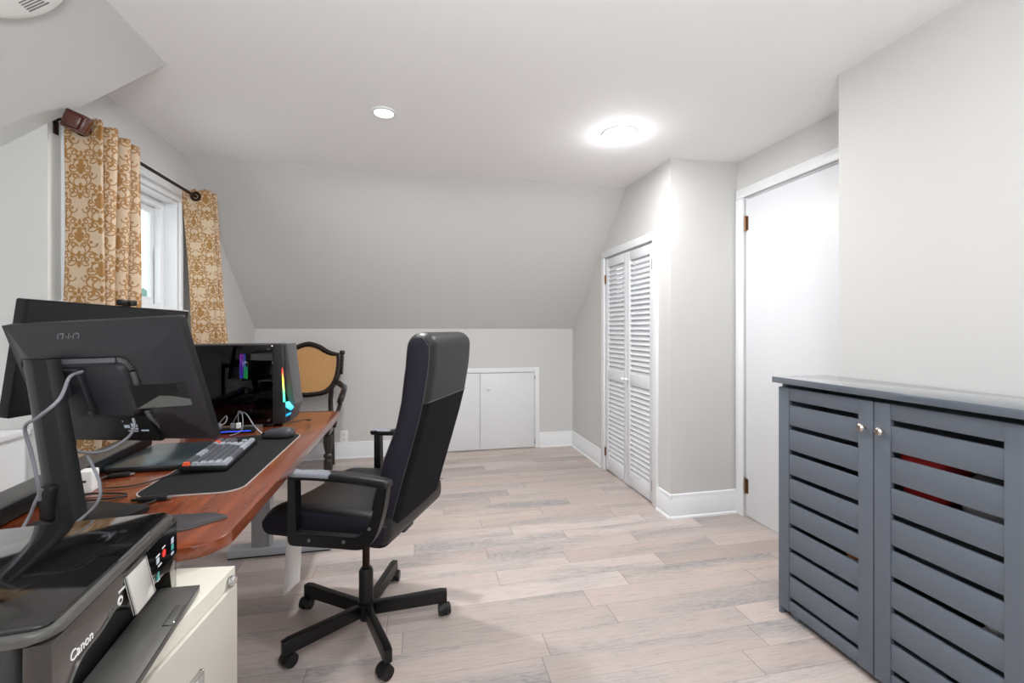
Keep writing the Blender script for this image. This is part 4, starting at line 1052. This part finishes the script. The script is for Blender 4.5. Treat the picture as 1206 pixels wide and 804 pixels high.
cable('thin black keyboard cable lying on the mat edge', [(-0.715, 1.565, 0.762), (-0.73, 1.545, 0.7575), (-0.76, 1.50, 0.7545), (-0.80, 1.47, 0.7545), (-0.86, 1.47, 0.7545)], 'cableb', 0.0022)
def dongle(name, label, cat, loc, rz, half):
    t = thing(name, label, cat, loc, rz)
    mb = MB(); mb.rbox(half, min(half)*0.6, (8, 6, 4), center=(0, 0, half[2])); mb.build('body', M['blackp'], t)
    mb = MB(); mb.cyl((-half[0]-0.016, 0, half[2]), (-half[0], 0, half[2]), 0.003, 0.0045, seg=10); mb.build('strain_relief', M['blackp'], t)
    mb = MB(); mb.box((half[0]-0.001, -half[1]*0.6, half[2]*0.6), (half[0]+0.010, half[1]*0.6, half[2]*1.4), 0.0005); mb.build('connector', M['steelh'], t)
dongle('cable_adapter', 'black cable adapter lying in front of the laptop', 'adapter', (-0.880, 1.583, DZT), R(15), (0.026, 0.010, 0.006))
dongle('cable_switch', 'small black box at the near corner of the desk mat', 'adapter', (-0.672, 1.345, DZT+0.0), R(5), (0.032, 0.009, 0.007))
t = thing('notebook', 'thin dark grey slab with a pale edge near the rounded desk corner', 'notebook', (-0.50, 1.165, DZT), 0)
pg = [(-0.12, -0.065), (0.0, -0.032), (0.062, 0.020), (0.055, 0.028), (0.022, 0.048), (-0.12, 0.055)]
mb = MB(); mb.prism(pg, 0, 0.006, bev=0.0008); mb.build('pages', M['silverb'], t)
mb = MB(); mb.prism([(x*0.985-0.0005, y*0.97) for x, y in pg], 0.006, 0.0078, bev=0.0004); mb.build('cover', M['greyp'], t)
t = thing('power_adapter', 'white plug block standing on the desk behind the front monitor post', 'adapter', (-0.890, 1.465, DZT), R(8))
mb = MB(); mb.rbox((0.018, 0.022, 0.03), 0.005, (6, 6, 6), center=(0, 0, 0.03)); mb.build('body', M['white'], t)
mb = MB(); mb.box((-0.006, -0.024, 0.03), (0.006, -0.021, 0.036)); mb.build('port', M['greyp'], t)

# ------------------------------------------------------------------ file cabinet
FH = 0.71
t = thing('file_cabinet', 'cream two-drawer steel file cabinet under the black printer', 'cabinet', (-0.403, 0.655, 0), R(-6.2))
mb = MB().use('cream'); mb.box((-0.48, 0, 0.02), (-0.004, 0.378, FH), 0.002); mb.use('blackp'); mb.box((-0.47, 0.01, 0), (-0.02, 0.368, 0.02)); mb.build('carcass', None, t)
for k, (z0, z1) in enumerate(((0.04, 0.345), (0.355, FH-0.03))):
    mb = MB().use('creamshade'); mb.box((-0.003, 0.012, z0), (0.006, 0.366, z1), 0.002); d = mb.build('drawer', None, t)
    zc = z1-0.105
    mb = MB().use('chrome')
    for lo, hi in (((0.006, 0.15, zc+0.022), (0.014, 0.235, zc+0.028)), ((0.006, 0.15, zc-0.03), (0.02, 0.235, zc-0.022)), ((0.006, 0.15, zc-0.03), (0.014, 0.156, zc+0.028)), ((0.006, 0.229, zc-0.03), (0.014, 0.235, zc+0.028))): mb.box(lo, hi, 0.002)
    mb.use('white'); mb.box((0.006, 0.156, zc-0.02), (0.0075, 0.229, zc+0.022)); mb.build('handle', None, d)
mb = MB(); mb.lathe([(0.010, 0), (0.010, 0.005), (0.007, 0.009)], 18, T=basis((-0.001, 0.353, FH-0.018), (0,1,0), (0,0,1), (1,0,0))); mb.build('lock', M['chrome'], t)

# ------------------------------------------------------------------ printer
t = thing('printer', 'glossy black inkjet printer with open output tray on the cream file cabinet', 'printer', (-0.403, 0.606, FH), R(5.9))
PLn, PD, PHt = 0.352, 0.31, 0.148
TP = basis((0,0,0), (0,1,0), (0,0,1), (1,0,0))    # (y, z) outline extruded along x
mb = MB().use('printside')
mb.prism(rrect(-PD, 0.0, -0.030, PLn, 0.018), 0.008, 0.1345, smooth=True, bev=0.003)
mb.use('blackp'); mb.box((-0.031, 0.012, 0.012), (-0.026, PLn-0.012, 0.12))
mb.use('printside'); mb.box((-0.27, -0.0015, 0.03), (-0.05, 0.003, 0.118), 0.0015)
mb.build('body', None, t)
for x in (-0.28, -0.05):
    for y in (0.03, PLn-0.03):
        mb = MB(); mb.cyl((x, y, 0), (x, y, 0.009), 0.012, seg=12); mb.build('foot', M['blackp'], t)
mb = MB().use('silverb'); mb.prism(rrect(-PD, 0.0, 0.0, PLn, (0.02, 0.022, 0.022, 0.02)), 0.135, 0.1465, smooth=True, bev=0.003); mb.build('rim', None, t)
mb = MB(); mb.prism(rrect(-PD+0.004, 0.009, -0.008, PLn-0.006, 0.014), 0.1462, 0.151, smooth=True, bev=0.0015); lid = mb.build('scanner_lid', M['gloss'], t)
mb = MB(); mb.prism([(-0.009, 0.16), (-0.004, 0.17), (-0.004, 0.255), (-0.009, 0.265)], 0.1465, 0.1500, bev=0.001); mb.build('lid_grip', M['silverb'], t)
def curve2(pts, n=5): return [(p.x, p.y) for p in spline([(a, b_, 0) for a, b_ in pts], n)]
low = curve2([(0.012, 0.008), (0.018, 0.035), (0.034, 0.066), (0.060, 0.082), (0.100, 0.086), (0.135, 0.094), (0.165, 0.080), (0.185, 0.064)])
pan = [(0.0, 0.134), (0.0, 0.008)]+low+[(0.30, 0.060), (0.322, 0.052), (0.330, 0.008), (PLn, 0.008), (PLn, 0.134)]
mb = MB().use('printgrey'); mb.prism(pan, -0.026, 0.0, T=TP, bev=0.0012); mb.build('front_panel', None, t)
mb = MB().use('silverb'); mb.sweep([(0.0005, y, z) for y, z in low], [(-0.001, -0.0015), (0.001, -0.0015), (0.001, 0.0015), (-0.001, 0.0015)], up=(1,0,0)); mb.build('panel_edge', None, t)
ctl = curve2([(0.195, 0.094), (0.178, 0.098), (0.190, 0.114), (0.225, 0.130)])+[(PLn-0.004, 0.132), (PLn-0.003, 0.072)]+curve2([(0.31, 0.074), (0.27, 0.074), (0.24, 0.080)])
mb = MB().use('gloss'); mb.prism(ctl, 0.0, 0.0016, T=TP); mb.build('control_panel', None, t)
mb = MB()
for mt, y, z, w_, h_ in (('white', 0.268, 0.1045, 0.014, 0.0025), ('labelw', 0.268, 0.096, 0.010, 0.009), ('white', 0.291, 0.109, 0.012, 0.002), ('white', 0.276, 0.0855, 0.013, 0.0025), ('labelw', 0.328, 0.104, 0.010, 0.010), ('teal', 0.328, 0.092, 0.010, 0.009), ('labelw', 0.328, 0.081, 0.010, 0.004), ('teal', 0.270, 0.069, 0.006, 0.014), ('white', 0.271, 0.062, 0.009, 0.002)):
    mb.use(mt); mb.box((0.0, y-w_/2, z-h_/2), (0.0021, y+w_/2, z+h_/2))
mb.use('red'); mb.cyl((0.0, 0.292, 0.098), (0.0024, 0.292, 0.098), 0.0065, seg=16)
mb.build('buttons', None, t)
mb = MB()
mb.use('white'); mb.cyl((0.0, 0.148, 0.098), (0.001, 0.148, 0.098), 0.0065, seg=16); mb.box((0, 0.144, 0.110), (0.001, 0.160, 0.1125))
mb.use('printgrey'); mb.cyl((0.0005, 0.148, 0.098), (0.0014, 0.148, 0.098), 0.003, seg=12)
mb.use('silverb'); mb.cyl((0.0, 0.122, 0.093), (0.0008, 0.122, 0.093), 0.005, seg=14)
mb.build('status_marks', None, t)
mb = MB().use('white'); text_mesh(mb, 'Canon', 0.018, basis((0.0008, 0.056, 0.094), (0,1,0), (0,0,1), (1,0,0)), 0, 0.0004); mb.build('logo', None, t)
Ts = Matrix.Translation((0.008, 0.192, 0.096)) @ Matrix.Rotation(R(-12), 4, 'Y')
mb = MB().use('lcd'); mb.box((-0.001, -0.031, -0.030), (0.002, 0.027, 0.030), 0.001, T=Ts); mb.use('gloss'); mb.box((-0.004, -0.032, -0.031), (-0.001, 0.031, 0.031), 0.001, T=Ts); mb.box((-0.002, 0.027, -0.030), (0.002, 0.031, 0.031), 0.001, T=Ts)
mb.use('silverb'); mb.box((-0.003, -0.031, 0.030), (0.002, 0.031, 0.0315), T=Ts); mb.build('display', None, t)
Tt = Matrix.Translation((0.0, 0, 0.020)) @ Matrix.Rotation(R(4), 4, 'Y')
mb = MB().use('silverb'); mb.box((-0.02, 0.045, -0.012), (0.046, 0.326, -0.004), 0.001, T=Tt)
mb.use('traym'); mb.box((-0.02, 0.045, -0.004), (0.046, 0.326, 0.000), 0.001, T=Tt); mb.use('gloss'); mb.box((0.030, 0.205, -0.001), (0.044, 0.262, 0.0015), 0.001, T=Tt)
mb.build('output_tray', None, t)

# ------------------------------------------------------------------ office chair (local x = the way it faces, y = near side, z up)
HUBX, HUBY = -0.198, 1.906
t = thing('office_chair', 'high-backed black leather office chair on a five-star castor base', 'chair', (HUBX, HUBY, 0), math.atan2(0.427, -0.904))
rot0 = math.atan2(0.427, -0.904)
mb = MB(); mb.lathe([(0.024, 0.028), (0.024, 0.05), (0.034, 0.052), (0.034, 0.098), (0.028, 0.10), (0.028, 0.222), (0.022, 0.234)], 24); mb.build('hub', M['blackm'], t)
mb = MB(); mb.cyl((0, 0, 0.22), (0, 0, 0.43), 0.0145, seg=20); mb.build('gas_lift', M['bronze'], t)
for a in (215.7, 289, 2.5, 72, 145.4):
    aa = R(a)-rot0; d = Vector((math.cos(aa), math.sin(aa), 0)); e = Vector((-d.y, d.x, 0))
    mb = MB(); Tl = basis((0,0,0), tuple(d), (0,0,1), tuple(-e))
    mb.prism([(0.02, 0.045), (0.30, 0.050), (0.325, 0.052), (0.325, 0.098), (0.30, 0.101), (0.02, 0.094)], -0.0135, 0.0135, T=Tl, bev=0.0035)
    lg = mb.build('leg', M['blackm'], t)
    c0 = d*0.312; ca = R(a*2.3+30); ax = Vector((math.cos(ca), math.sin(ca), 0)); 
    mb = MB()
    mb.cyl(c0+Vector((0,0,0.03)), c0+Vector((0,0,0.056)), 0.006, seg=10)
    off = Vector((-ax.y, ax.x, 0))*0.012
    for sgn in (-1, 1):
        mb.cyl(c0+off+ax*(0.004*sgn)+Vector((0,0,0.0255)), c0+off+ax*(0.023*sgn)+Vector((0,0,0.0255)), 0.0255, 0.023, seg=20)
    mb.cyl(c0+off-ax*0.012+Vector((0,0,0.030)), c0+off+ax*0.012+Vector((0,0,0.030)), 0.0225, seg=16)
    mb.build('castor', M['greyp'] if False else M['blackp'], lg)
mb = MB(); mb.box((-0.13, -0.07, 0.405), (0.10, 0.07, 0.438), 0.006); mb.box((-0.19, -0.04, 0.41), (0.18, 0.04, 0.44), 0.004); mb.build('tilt_mechanism', M['blackm'], t)
mb = MB(); mb.cyl((0.085, 0.02, 0.428), (0.085, 0.23, 0.428), 0.006, seg=10); mb.lathe([(0.012, 0), (0.022, 0.006), (0.022, 0.03), (0.014, 0.036)], 18, T=basis((0.13, 0.0, 0.418), (1,0,0), (0,1,0), (0,0,-1))); mb.build('lever', M['blackp'], t)
# seat
def seatfn(p):
    x, y, z = p
    f = (x+0.25)/0.5
    z2 = z+0.012*math.cos(min(1, abs(y)/0.2)*PI*0.5)*(-1 if z > 0 else 0)
    if z > 0: z2 += 0.010*math.sin(f*PI)
    if f > 0.8: z2 -= 0.035*((f-0.8)/0.2)**2*(1 if z > 0 else 0.1)
    return Vector((x, y*(1-0.03*f), z2))
def seatmat(c, nn):
    if abs(nn.y) > 0.75: return M['fabricp']
    if nn.z < -0.5: return M['fabricb']
    return M['leather']
mb = MB(); mb.rbox((0.262, 0.262, 0.058), 0.045, (26, 26, 10), seatfn, center=(0.03, 0, 0.497), facemat=seatmat); mb.build('seat', None, t)
mb = MB()
for sy in (1, -1):
    pts = [(0.25-0.48*k/14, sy*(0.262*(1-0.03*(1-k/14))-0.010), 0.5475-0.018*(2*k/14-1)**2-0.002) for k in range(15)]
    mb.tube(pts, 0.0013, 6)
mb.build('seam', M['stitch'], t)
# backrest: curve of the rear surface d(z)
def dback(z):
    pts = [(0.44, 0.205), (0.48, 0.225), (0.60, 0.258), (0.74, 0.300), (0.86, 0.335), (0.946, 0.357), (1.06, 0.376), (1.145, 0.382), (1.2, 0.382)]
    for (a, da), (b_, db) in zip(pts, pts[1:]):
        if z <= b_: return da+(db-da)*(z-a)/(b_-a)
    return pts[-1][1]
def thick(z):
    pts = [(0.44, 0.10), (0.55, 0.115), (0.74, 0.118), (0.86, 0.104), (0.95, 0.108), (1.04, 0.112), (1.2, 0.11)]
    for (a, da), (b_, db) in zip(pts, pts[1:]):
        if z <= b_: return da+(db-da)*max(0, z-a)/(b_-a)
    return pts[-1][1]
BZ0, BZ1 = 0.465, 1.188
def backfn(p):
    z = p.z+0.5*(BZ0+BZ1)
    th = thick(z); xx = p.x/0.055*(th/2)
    y = p.y
    top = max(0, (z-1.10)/(BZ1-1.10))
    y *= 1-0.05*top*top-0.10*max(0, (0.60-z)/0.14)*0.3
    # hollow the front a little between the side bolsters
    if p.x > 0.02: xx -= 0.010*math.cos(min(1, abs(y)/0.2)*PI/2)
    return Vector((-(dback(z)-th/2)+xx, y, z))
def backmat(c, nn):
    if nn.z < -0.25 or c.z < 0.50: return M['fabricb']
    if abs(nn.y) > 0.72: return M['fabricp']
    if nn.x < -0.2 and c.z < 0.945: return M['fabricb']
    if c.z > 0.93: return M['leatherg']
    return M['leather']
mb = MB(); mb.rbox((0.055, 0.222, 0.5*(BZ1-BZ0)), 0.050, (12, 30, 64), backfn, facemat=backmat); mb.build('backrest', None, t)
mb = MB()
pts = [(-dback(0.945)-0.0005, y, 0.945) for y in [-0.20+0.4*k/10 for k in range(11)]]
mb.tube(pts, 0.0013, 6)
for sy in (1, -1):
    pts = []
    for k in range(26):
        a = k/25
        z = 0.52+(1.135-0.52)*min(1, a*1.35) if a < 0.74 else 1.135+0.045*math.sin((a-0.74)/0.26*PI/2)
        x = -dback(z)+0.012+(0.045*max(0, (a-0.74)/0.26))
        pts.append((x, sy*0.2135, z))
    mb.tube(pts, 0.0010, 6)
mb.build('seam', M['stitch'], t)
# arms
for sy in (1, -1):
    Y0 = sy*0.318
    path = [(0.118, 0.690), (0.112, 0.50)]
    out = []
    mb = MB(); w_ = 0.014; XO = -0.035 if sy > 0 else 0.012; TY = basis((XO, Y0, 0), (1,0,0), (0,0,1), (0,-1,0))
    outer = [(0.130, 0.694), (0.130, 0.484), (0.124, 0.472), (0.112, 0.468)]+curve2([(-0.07, 0.478), (-0.14, 0.482), (-0.178, 0.502), (-0.205, 0.545), (-0.228, 0.62), (-0.240, 0.694)], 5)
    inner = curve2([(-0.205, 0.690), (-0.193, 0.62), (-0.171, 0.56), (-0.142, 0.528), (-0.11, 0.520)], 5)+[(0.096, 0.512), (0.100, 0.69)]
    # closed band: outer outline forward, inner outline back
    oa = [mb.bm.verts.new(TY @ Vector((x, z, -w_))) for x, z in outer]; ob = [mb.bm.verts.new(TY @ Vector((x, z, w_))) for x, z in outer]
    def resample(pl, n):
        L = [0]
        for a, b_ in zip(pl, pl[1:]): L.append(L[-1]+math.hypot(b_[0]-a[0], b_[1]-a[1]))
        res = []
        for k in range(n):
            s_ = L[-1]*k/(n-1)
            for i in range(len(L)-1):
                if s_ <= L[i+1]+1e-9:
                    f = (s_-L[i])/max(1e-9, L[i+1]-L[i]); res.append((pl[i][0]+(pl[i+1][0]-pl[i][0])*f, pl[i][1]+(pl[i+1][1]-pl[i][1])*f)); break
        return res
    mb.bm.free(); mb = MB()
    O = resample(outer, 60); I = resample(inner[::-1], 60)
    v = [[mb.bm.verts.new(TY @ Vector((x, z, zz))) for x, z in pl] for pl in (O, I) for zz in (-w_, w_)]
    fs = []
    for i in range(59):
        fs.append(mb.bm.faces.new([v[0][i], v[0][i+1], v[2][i+1], v[2][i]])); fs.append(mb.bm.faces.new([v[1][i], v[3][i], v[3][i+1], v[1][i+1]]))
        fs.append(mb.bm.faces.new([v[0][i], v[1][i], v[1][i+1], v[0][i+1]])); fs.append(mb.bm.faces.new([v[2][i], v[2][i+1], v[3][i+1], v[3][i]]))
    for e_ in (0, 59): fs.append(mb.bm.faces.new([v[0][e_], v[1][e_], v[3][e_], v[2][e_]]))
    mb._fin(fs, True); mb.use('blackm')
    fr = mb.build('armrest', M['blackm'], t, sharp=30)
    mb = MB()
    def padfn(p):
        f = (p.x+0.198)/0.396
        return Vector((p.x, p.y*(0.78+0.22*math.sin(min(1, max(0, f*1.15))*PI*0.9)), p.z+0.010*math.sin(f*PI)+(0.004 if f > 0.9 else 0)))
    xs = 0.02
    def padmat(c, nn):
        wx = c.x-XO+0.012*math.sin(60*c.y)+0.25*(c.y-Y0)*(1 if sy > 0 else -1)
        if sy > 0: return M['worn'] if wx > -0.020 and nn.z > 0.1 else M['leather']
        return M['worn'] if wx > 0.05 and nn.z > 0.6 else M['leather']
    mb.rbox((0.198, 0.029, 0.013), 0.013, (44, 10, 6), padfn, center=(-0.048+XO, Y0, 0.700), facemat=padmat)
    mb.build('arm_pad', None, fr)
    for (x, z) in ((0.045+XO, 0.494), (-0.085+XO, 0.503), (-0.178+XO, 0.555)):
        mb = MB(); mb.cyl((x, Y0+sy*0.012, z), (x, Y0+sy*0.0175, z), 0.0055, seg=12); mb.build('bolt', M['steelh'], fr)
    mb = MB()
    for x in (0.03, -0.10): mb.box((x, min(sy*0.20, Y0), 0.474), (x+0.04, max(sy*0.20, Y0), 0.486), 0.002)
    mb.build('arm_bracket', M['blackm'], fr)
# paper label hanging under the seat
t = thing('paper_label', 'long white paper label hanging below the front of the office chair seat', 'label', (-0.452, 1.812, 0.455))
for k, (dx, dz) in enumerate(((0, 0), (0.006, -0.012))):
    bm_ = MB(); N = 14; rws = []
    for i in range(N+1):
        f = i/N
        z = -0.255*f; c0 = Vector((-0.022-0.012*f+dx, 0.012+0.004*math.sin(f*3)+0.004*k, z)); c1 = Vector((0.040-0.004*f-dx*0.3, -0.034+0.006*math.sin(f*4)+0.004*k, z*(0.70 if True else 1)))
        if i == 0: pass
        rws.append([bm_.bm.verts.new(c0), bm_.bm.verts.new(c0.lerp(c1, 0.5)), bm_.bm.verts.new(c1)])
    fs = [bm_.bm.faces.new([rws[i][j], rws[i][j+1], rws[i+1][j+1], rws[i+1][j]]) for i in range(N) for j in range(2)]
    bm_._fin(fs, True); o = bm_.build('sheet', M['paper'], t); sd = o.modifiers.new('thickness', 'SOLIDIFY'); sd.thickness = 0.0006

# ------------------------------------------------------------------ antique cane-backed armchair
t = thing('armchair', 'dark carved antique armchair with woven cane shield back by the rear wall', 'chair', (-0.940, 3.975, 0), R(-90))
# local: x = forward, y = its left (image right), z up
def shield(k):
    """outline of the back, k scales the inset"""
    top = [(-0.285, 0.985), (-0.24, 0.985), (-0.17, 1.01), (-0.10, 1.055), (0, 1.085), (0.10, 1.055), (0.17, 1.01), (0.24, 0.985), (0.285, 0.985)]
    side = [(0.290, 0.93), (0.285, 0.84), (0.262, 0.74), (0.215, 0.66), (0.14, 0.615), (0, 0.600)]
    pts = curve2(top, 4)+curve2([(0.285, 0.985)]+side, 4)[1:]
    left = [(-a, b_) for a, b_ in curve2([(0.285, 0.985)]+side, 4)[1:-1]][::-1]
    pts += left
    cx, cz = 0, 0.83
    return [(cx+(a-cx)*k, cz+(b_-cz)*k) for a, b_ in pts]
Tb = Matrix.Translation((-0.245, 0, 0)) @ Matrix.Rotation(R(-9), 4, 'Y') @ Matrix.Translation((0.0, 0, 0))
def P3(x, y, z):
    return Vector((-0.235-(z-0.42)*0.16+x, y, z))
mb = MB()
O = shield(1.0); I = shield(0.83)
secs = []
n = len(O)
v = []
for (a, b_), (c_, d_) in zip(O, I):
    m1 = ((a+c_)/2, (b_+d_)/2)
    v.append([mb.bm.verts.new(P3(0.010, a, b_)), mb.bm.verts.new(P3(0.024, m1[0], m1[1])), mb.bm.verts.new(P3(0.008, c_, d_)), mb.bm.verts.new(P3(-0.014, c_, d_)), mb.bm.verts.new(P3(-0.014, a, b_))])
fs = [mb.bm.faces.new([v[i][j], v[(i+1) % n][j], v[(i+1) % n][(j+1) % 5], v[i][(j+1) % 5]]) for i in range(n) for j in range(5)]
mb._fin(fs, True)
for sy in (-1, 1):
    mb.rbox((0.018, 0.022, 0.020), 0.012, (6, 6, 6), center=tuple(P3(0.004, sy*0.287, 0.985)))
    for k in range(5): mb.rbox((0.013, 0.011, 0.020), 0.008, (4, 4, 4), center=tuple(P3(0.012, sy*(0.293-0.001*k), 0.948-0.034*k)))
mb.build('back_frame', M['antique'], t)
mb = MB()
Ic = shield(0.845)
a_ = [mb.bm.verts.new(P3(0.002, a, b_)) for a, b_ in Ic]; mb.bm.faces.new(a_)
b2 = [mb.bm.verts.new(P3(-0.006, a, b_)) for a, b_ in Ic]; mb.bm.faces.new(b2[::-1])
for i in range(n): mb.bm.faces.new([a_[i], a_[(i+1) % n], b2[(i+1) % n], b2[i]])
mb.build('cane_panel', M['cane'], t)
mb = MB(); mb.rbox((0.225, 0.265, 0.035), 0.02, (10, 10, 5), lambda p: Vector((p.x, p.y*(1+0.25*p.x), p.z)), center=(0.0, 0, 0.385)); mb.build('seat_rail', M['antique'], t)
mb = MB(); mb.rbox((0.21, 0.25, 0.04), 0.035, (10, 10, 6), lambda p: Vector((p.x, p.y*(1+0.25*p.x), p.z)), center=(0.005, 0, 0.45)); mb.build('seat', M['seatfab'], t)
for sy in (-1, 1):
    # rear post: leg and stile in one piece
    mb = MB(); mb.tube(spline([(-0.26, sy*0.215, 0.0), (-0.235, sy*0.215, 0.2), (-0.225, sy*0.215, 0.38), tuple(P3(0, sy*0.20, 0.55)), tuple(P3(0, sy*0.205, 0.68))], 6), 0.021, 10, scale=None); mb.build('leg', M['antique'], t)
    # turned front leg
    mb = MB(); prof = [(0.030, 0), (0.034, 0.015), (0.026, 0.03), (0.024, 0.05), (0.030, 0.09), (0.032, 0.15), (0.030, 0.165), (0.024, 0.175), (0.034, 0.19), (0.034, 0.205), (0.022, 0.22), (0.030, 0.26), (0.036, 0.30), (0.036, 0.36)]
    mb.lathe(prof, 24, T=Matrix.Translation((0.20, sy*0.262, 0)), lobes=8, depth=0.07); mb.build('leg', M['antique'], t)
    # arm with scroll and upholstered pad
    ap = spline([tuple(P3(0.0, sy*0.265, 0.715)), (-0.20, sy*0.305, 0.70), (-0.12, sy*0.335, 0.695), (-0.02, sy*0.345, 0.685), (0.04, sy*0.345, 0.66), (0.065, sy*0.335, 0.62), (0.045, sy*0.325, 0.60)], 6)
    mb = MB(); mb.tube(ap, 0.025, 10)
    mb.tube(spline([(0.045, sy*0.335, 0.66), (0.03, sy*0.33, 0.60), (0.07, sy*0.315, 0.53), (0.10, sy*0.30, 0.47), (0.07, sy*0.285, 0.40)], 6), 0.017, 10)
    mb.rbox((0.03, 0.022, 0.022), 0.018, (6, 6, 6), center=(0.055, sy*0.337, 0.628))
    mb.build('arm', M['antique'], t)

L = bpy.data.lights.new('ceiling_fill', 'AREA'); L.shape = 'DISK'; L.size = 0.5; L.energy = 29; L.color = (0.92, 0.97, 0.985)  # unseen fill lamp added behind the camera to brighten ceiling and slopes
lo = bpy.data.objects.new('ceiling_fill', L); C.objects.link(lo); lo.location = (0.1, -0.5, 1.45); lo.rotation_euler = (R(157), 0, 0)
# ------------------------------------------------------------------ tree outside the window
t = thing('tree', 'pale blue-green tree top seen through the window glass', 'tree', (-6.5, 13.0, -3.0))
mb = MB(); mb.tube(spline([(0, 0, 0), (0.1, 0, 2), (0, 0.1, 4.2)]), 0.14, 8); mb.build('trunk', M['antique'], t)
mb = MB(); rnd = random.Random(3)
for k in range(900):
    a = rnd.uniform(0, 2*PI); z = rnd.uniform(2.0, 5.2); r_ = rnd.uniform(0, 1)**0.5*(1.9-0.35*abs(z-3.2))
    c = Vector((r_*math.cos(a), r_*math.sin(a), z)); u = Vector((rnd.uniform(-1,1), rnd.uniform(-1,1), rnd.uniform(-1,1))).normalized(); w_ = u.orthogonal().normalized()
    mb.face([c, c+u*0.13+w_*0.06, c+u*0.26, c+u*0.13-w_*0.06])
mb.build('foliage', M['tree'], t)

# ------------------------------------------------------------------ world, camera, colour management
wd = bpy.data.worlds.new('World'); bpy.context.scene.world = wd; wd.use_nodes = True
bg = wd.node_tree.nodes['Background']; bg.inputs[0].default_value = (0.93, 0.97, 1.0, 1); bg.inputs[1].default_value = 1.7
for i, (a, b_) in enumerate(RW):
    L = bpy.data.lights.new('window_portal', 'AREA'); L.shape = 'RECTANGLE'; L.size = b_-a; L.size_y = 1.4; L.cycles.is_portal = True
    lo = bpy.data.objects.new('window_portal', L); C.objects.link(lo); lo.location = ((a+b_)/2, YR-0.12, 1.45); lo.rotation_euler = (R(90), 0, 0)
L = bpy.data.lights.new('window_portal', 'AREA'); L.shape = 'RECTANGLE'; L.size = WZ1-WZ0; L.size_y = WY1-WY0; L.cycles.is_portal = True
lo = bpy.data.objects.new('window_portal', L); C.objects.link(lo); lo.location = (XL-0.15, (WY0+WY1)/2, (WZ0+WZ1)/2); lo.rotation_euler = (0, R(-90), 0)

cam = bpy.data.cameras.new('camera'); co = bpy.data.objects.new('camera', cam); C.objects.link(co)
cam.sensor_width = 36; cam.lens = 530/1206*36; cam.shift_y = -15/1206; cam.clip_start = 0.02
co.location = (0, 0, 1.2); co.rotation_euler = (R(90), 0, R(-12.03))
sc = bpy.context.scene; sc.camera = co
sc.view_settings.view_transform = 'Standard'; sc.view_settings.look = 'None'; sc.view_settings.gamma = 1; sc.view_settings.use_curve_mapping = False
sc.view_settings.exposure = 0.56
sc.cycles.max_bounces = 12; sc.cycles.diffuse_bounces = 8
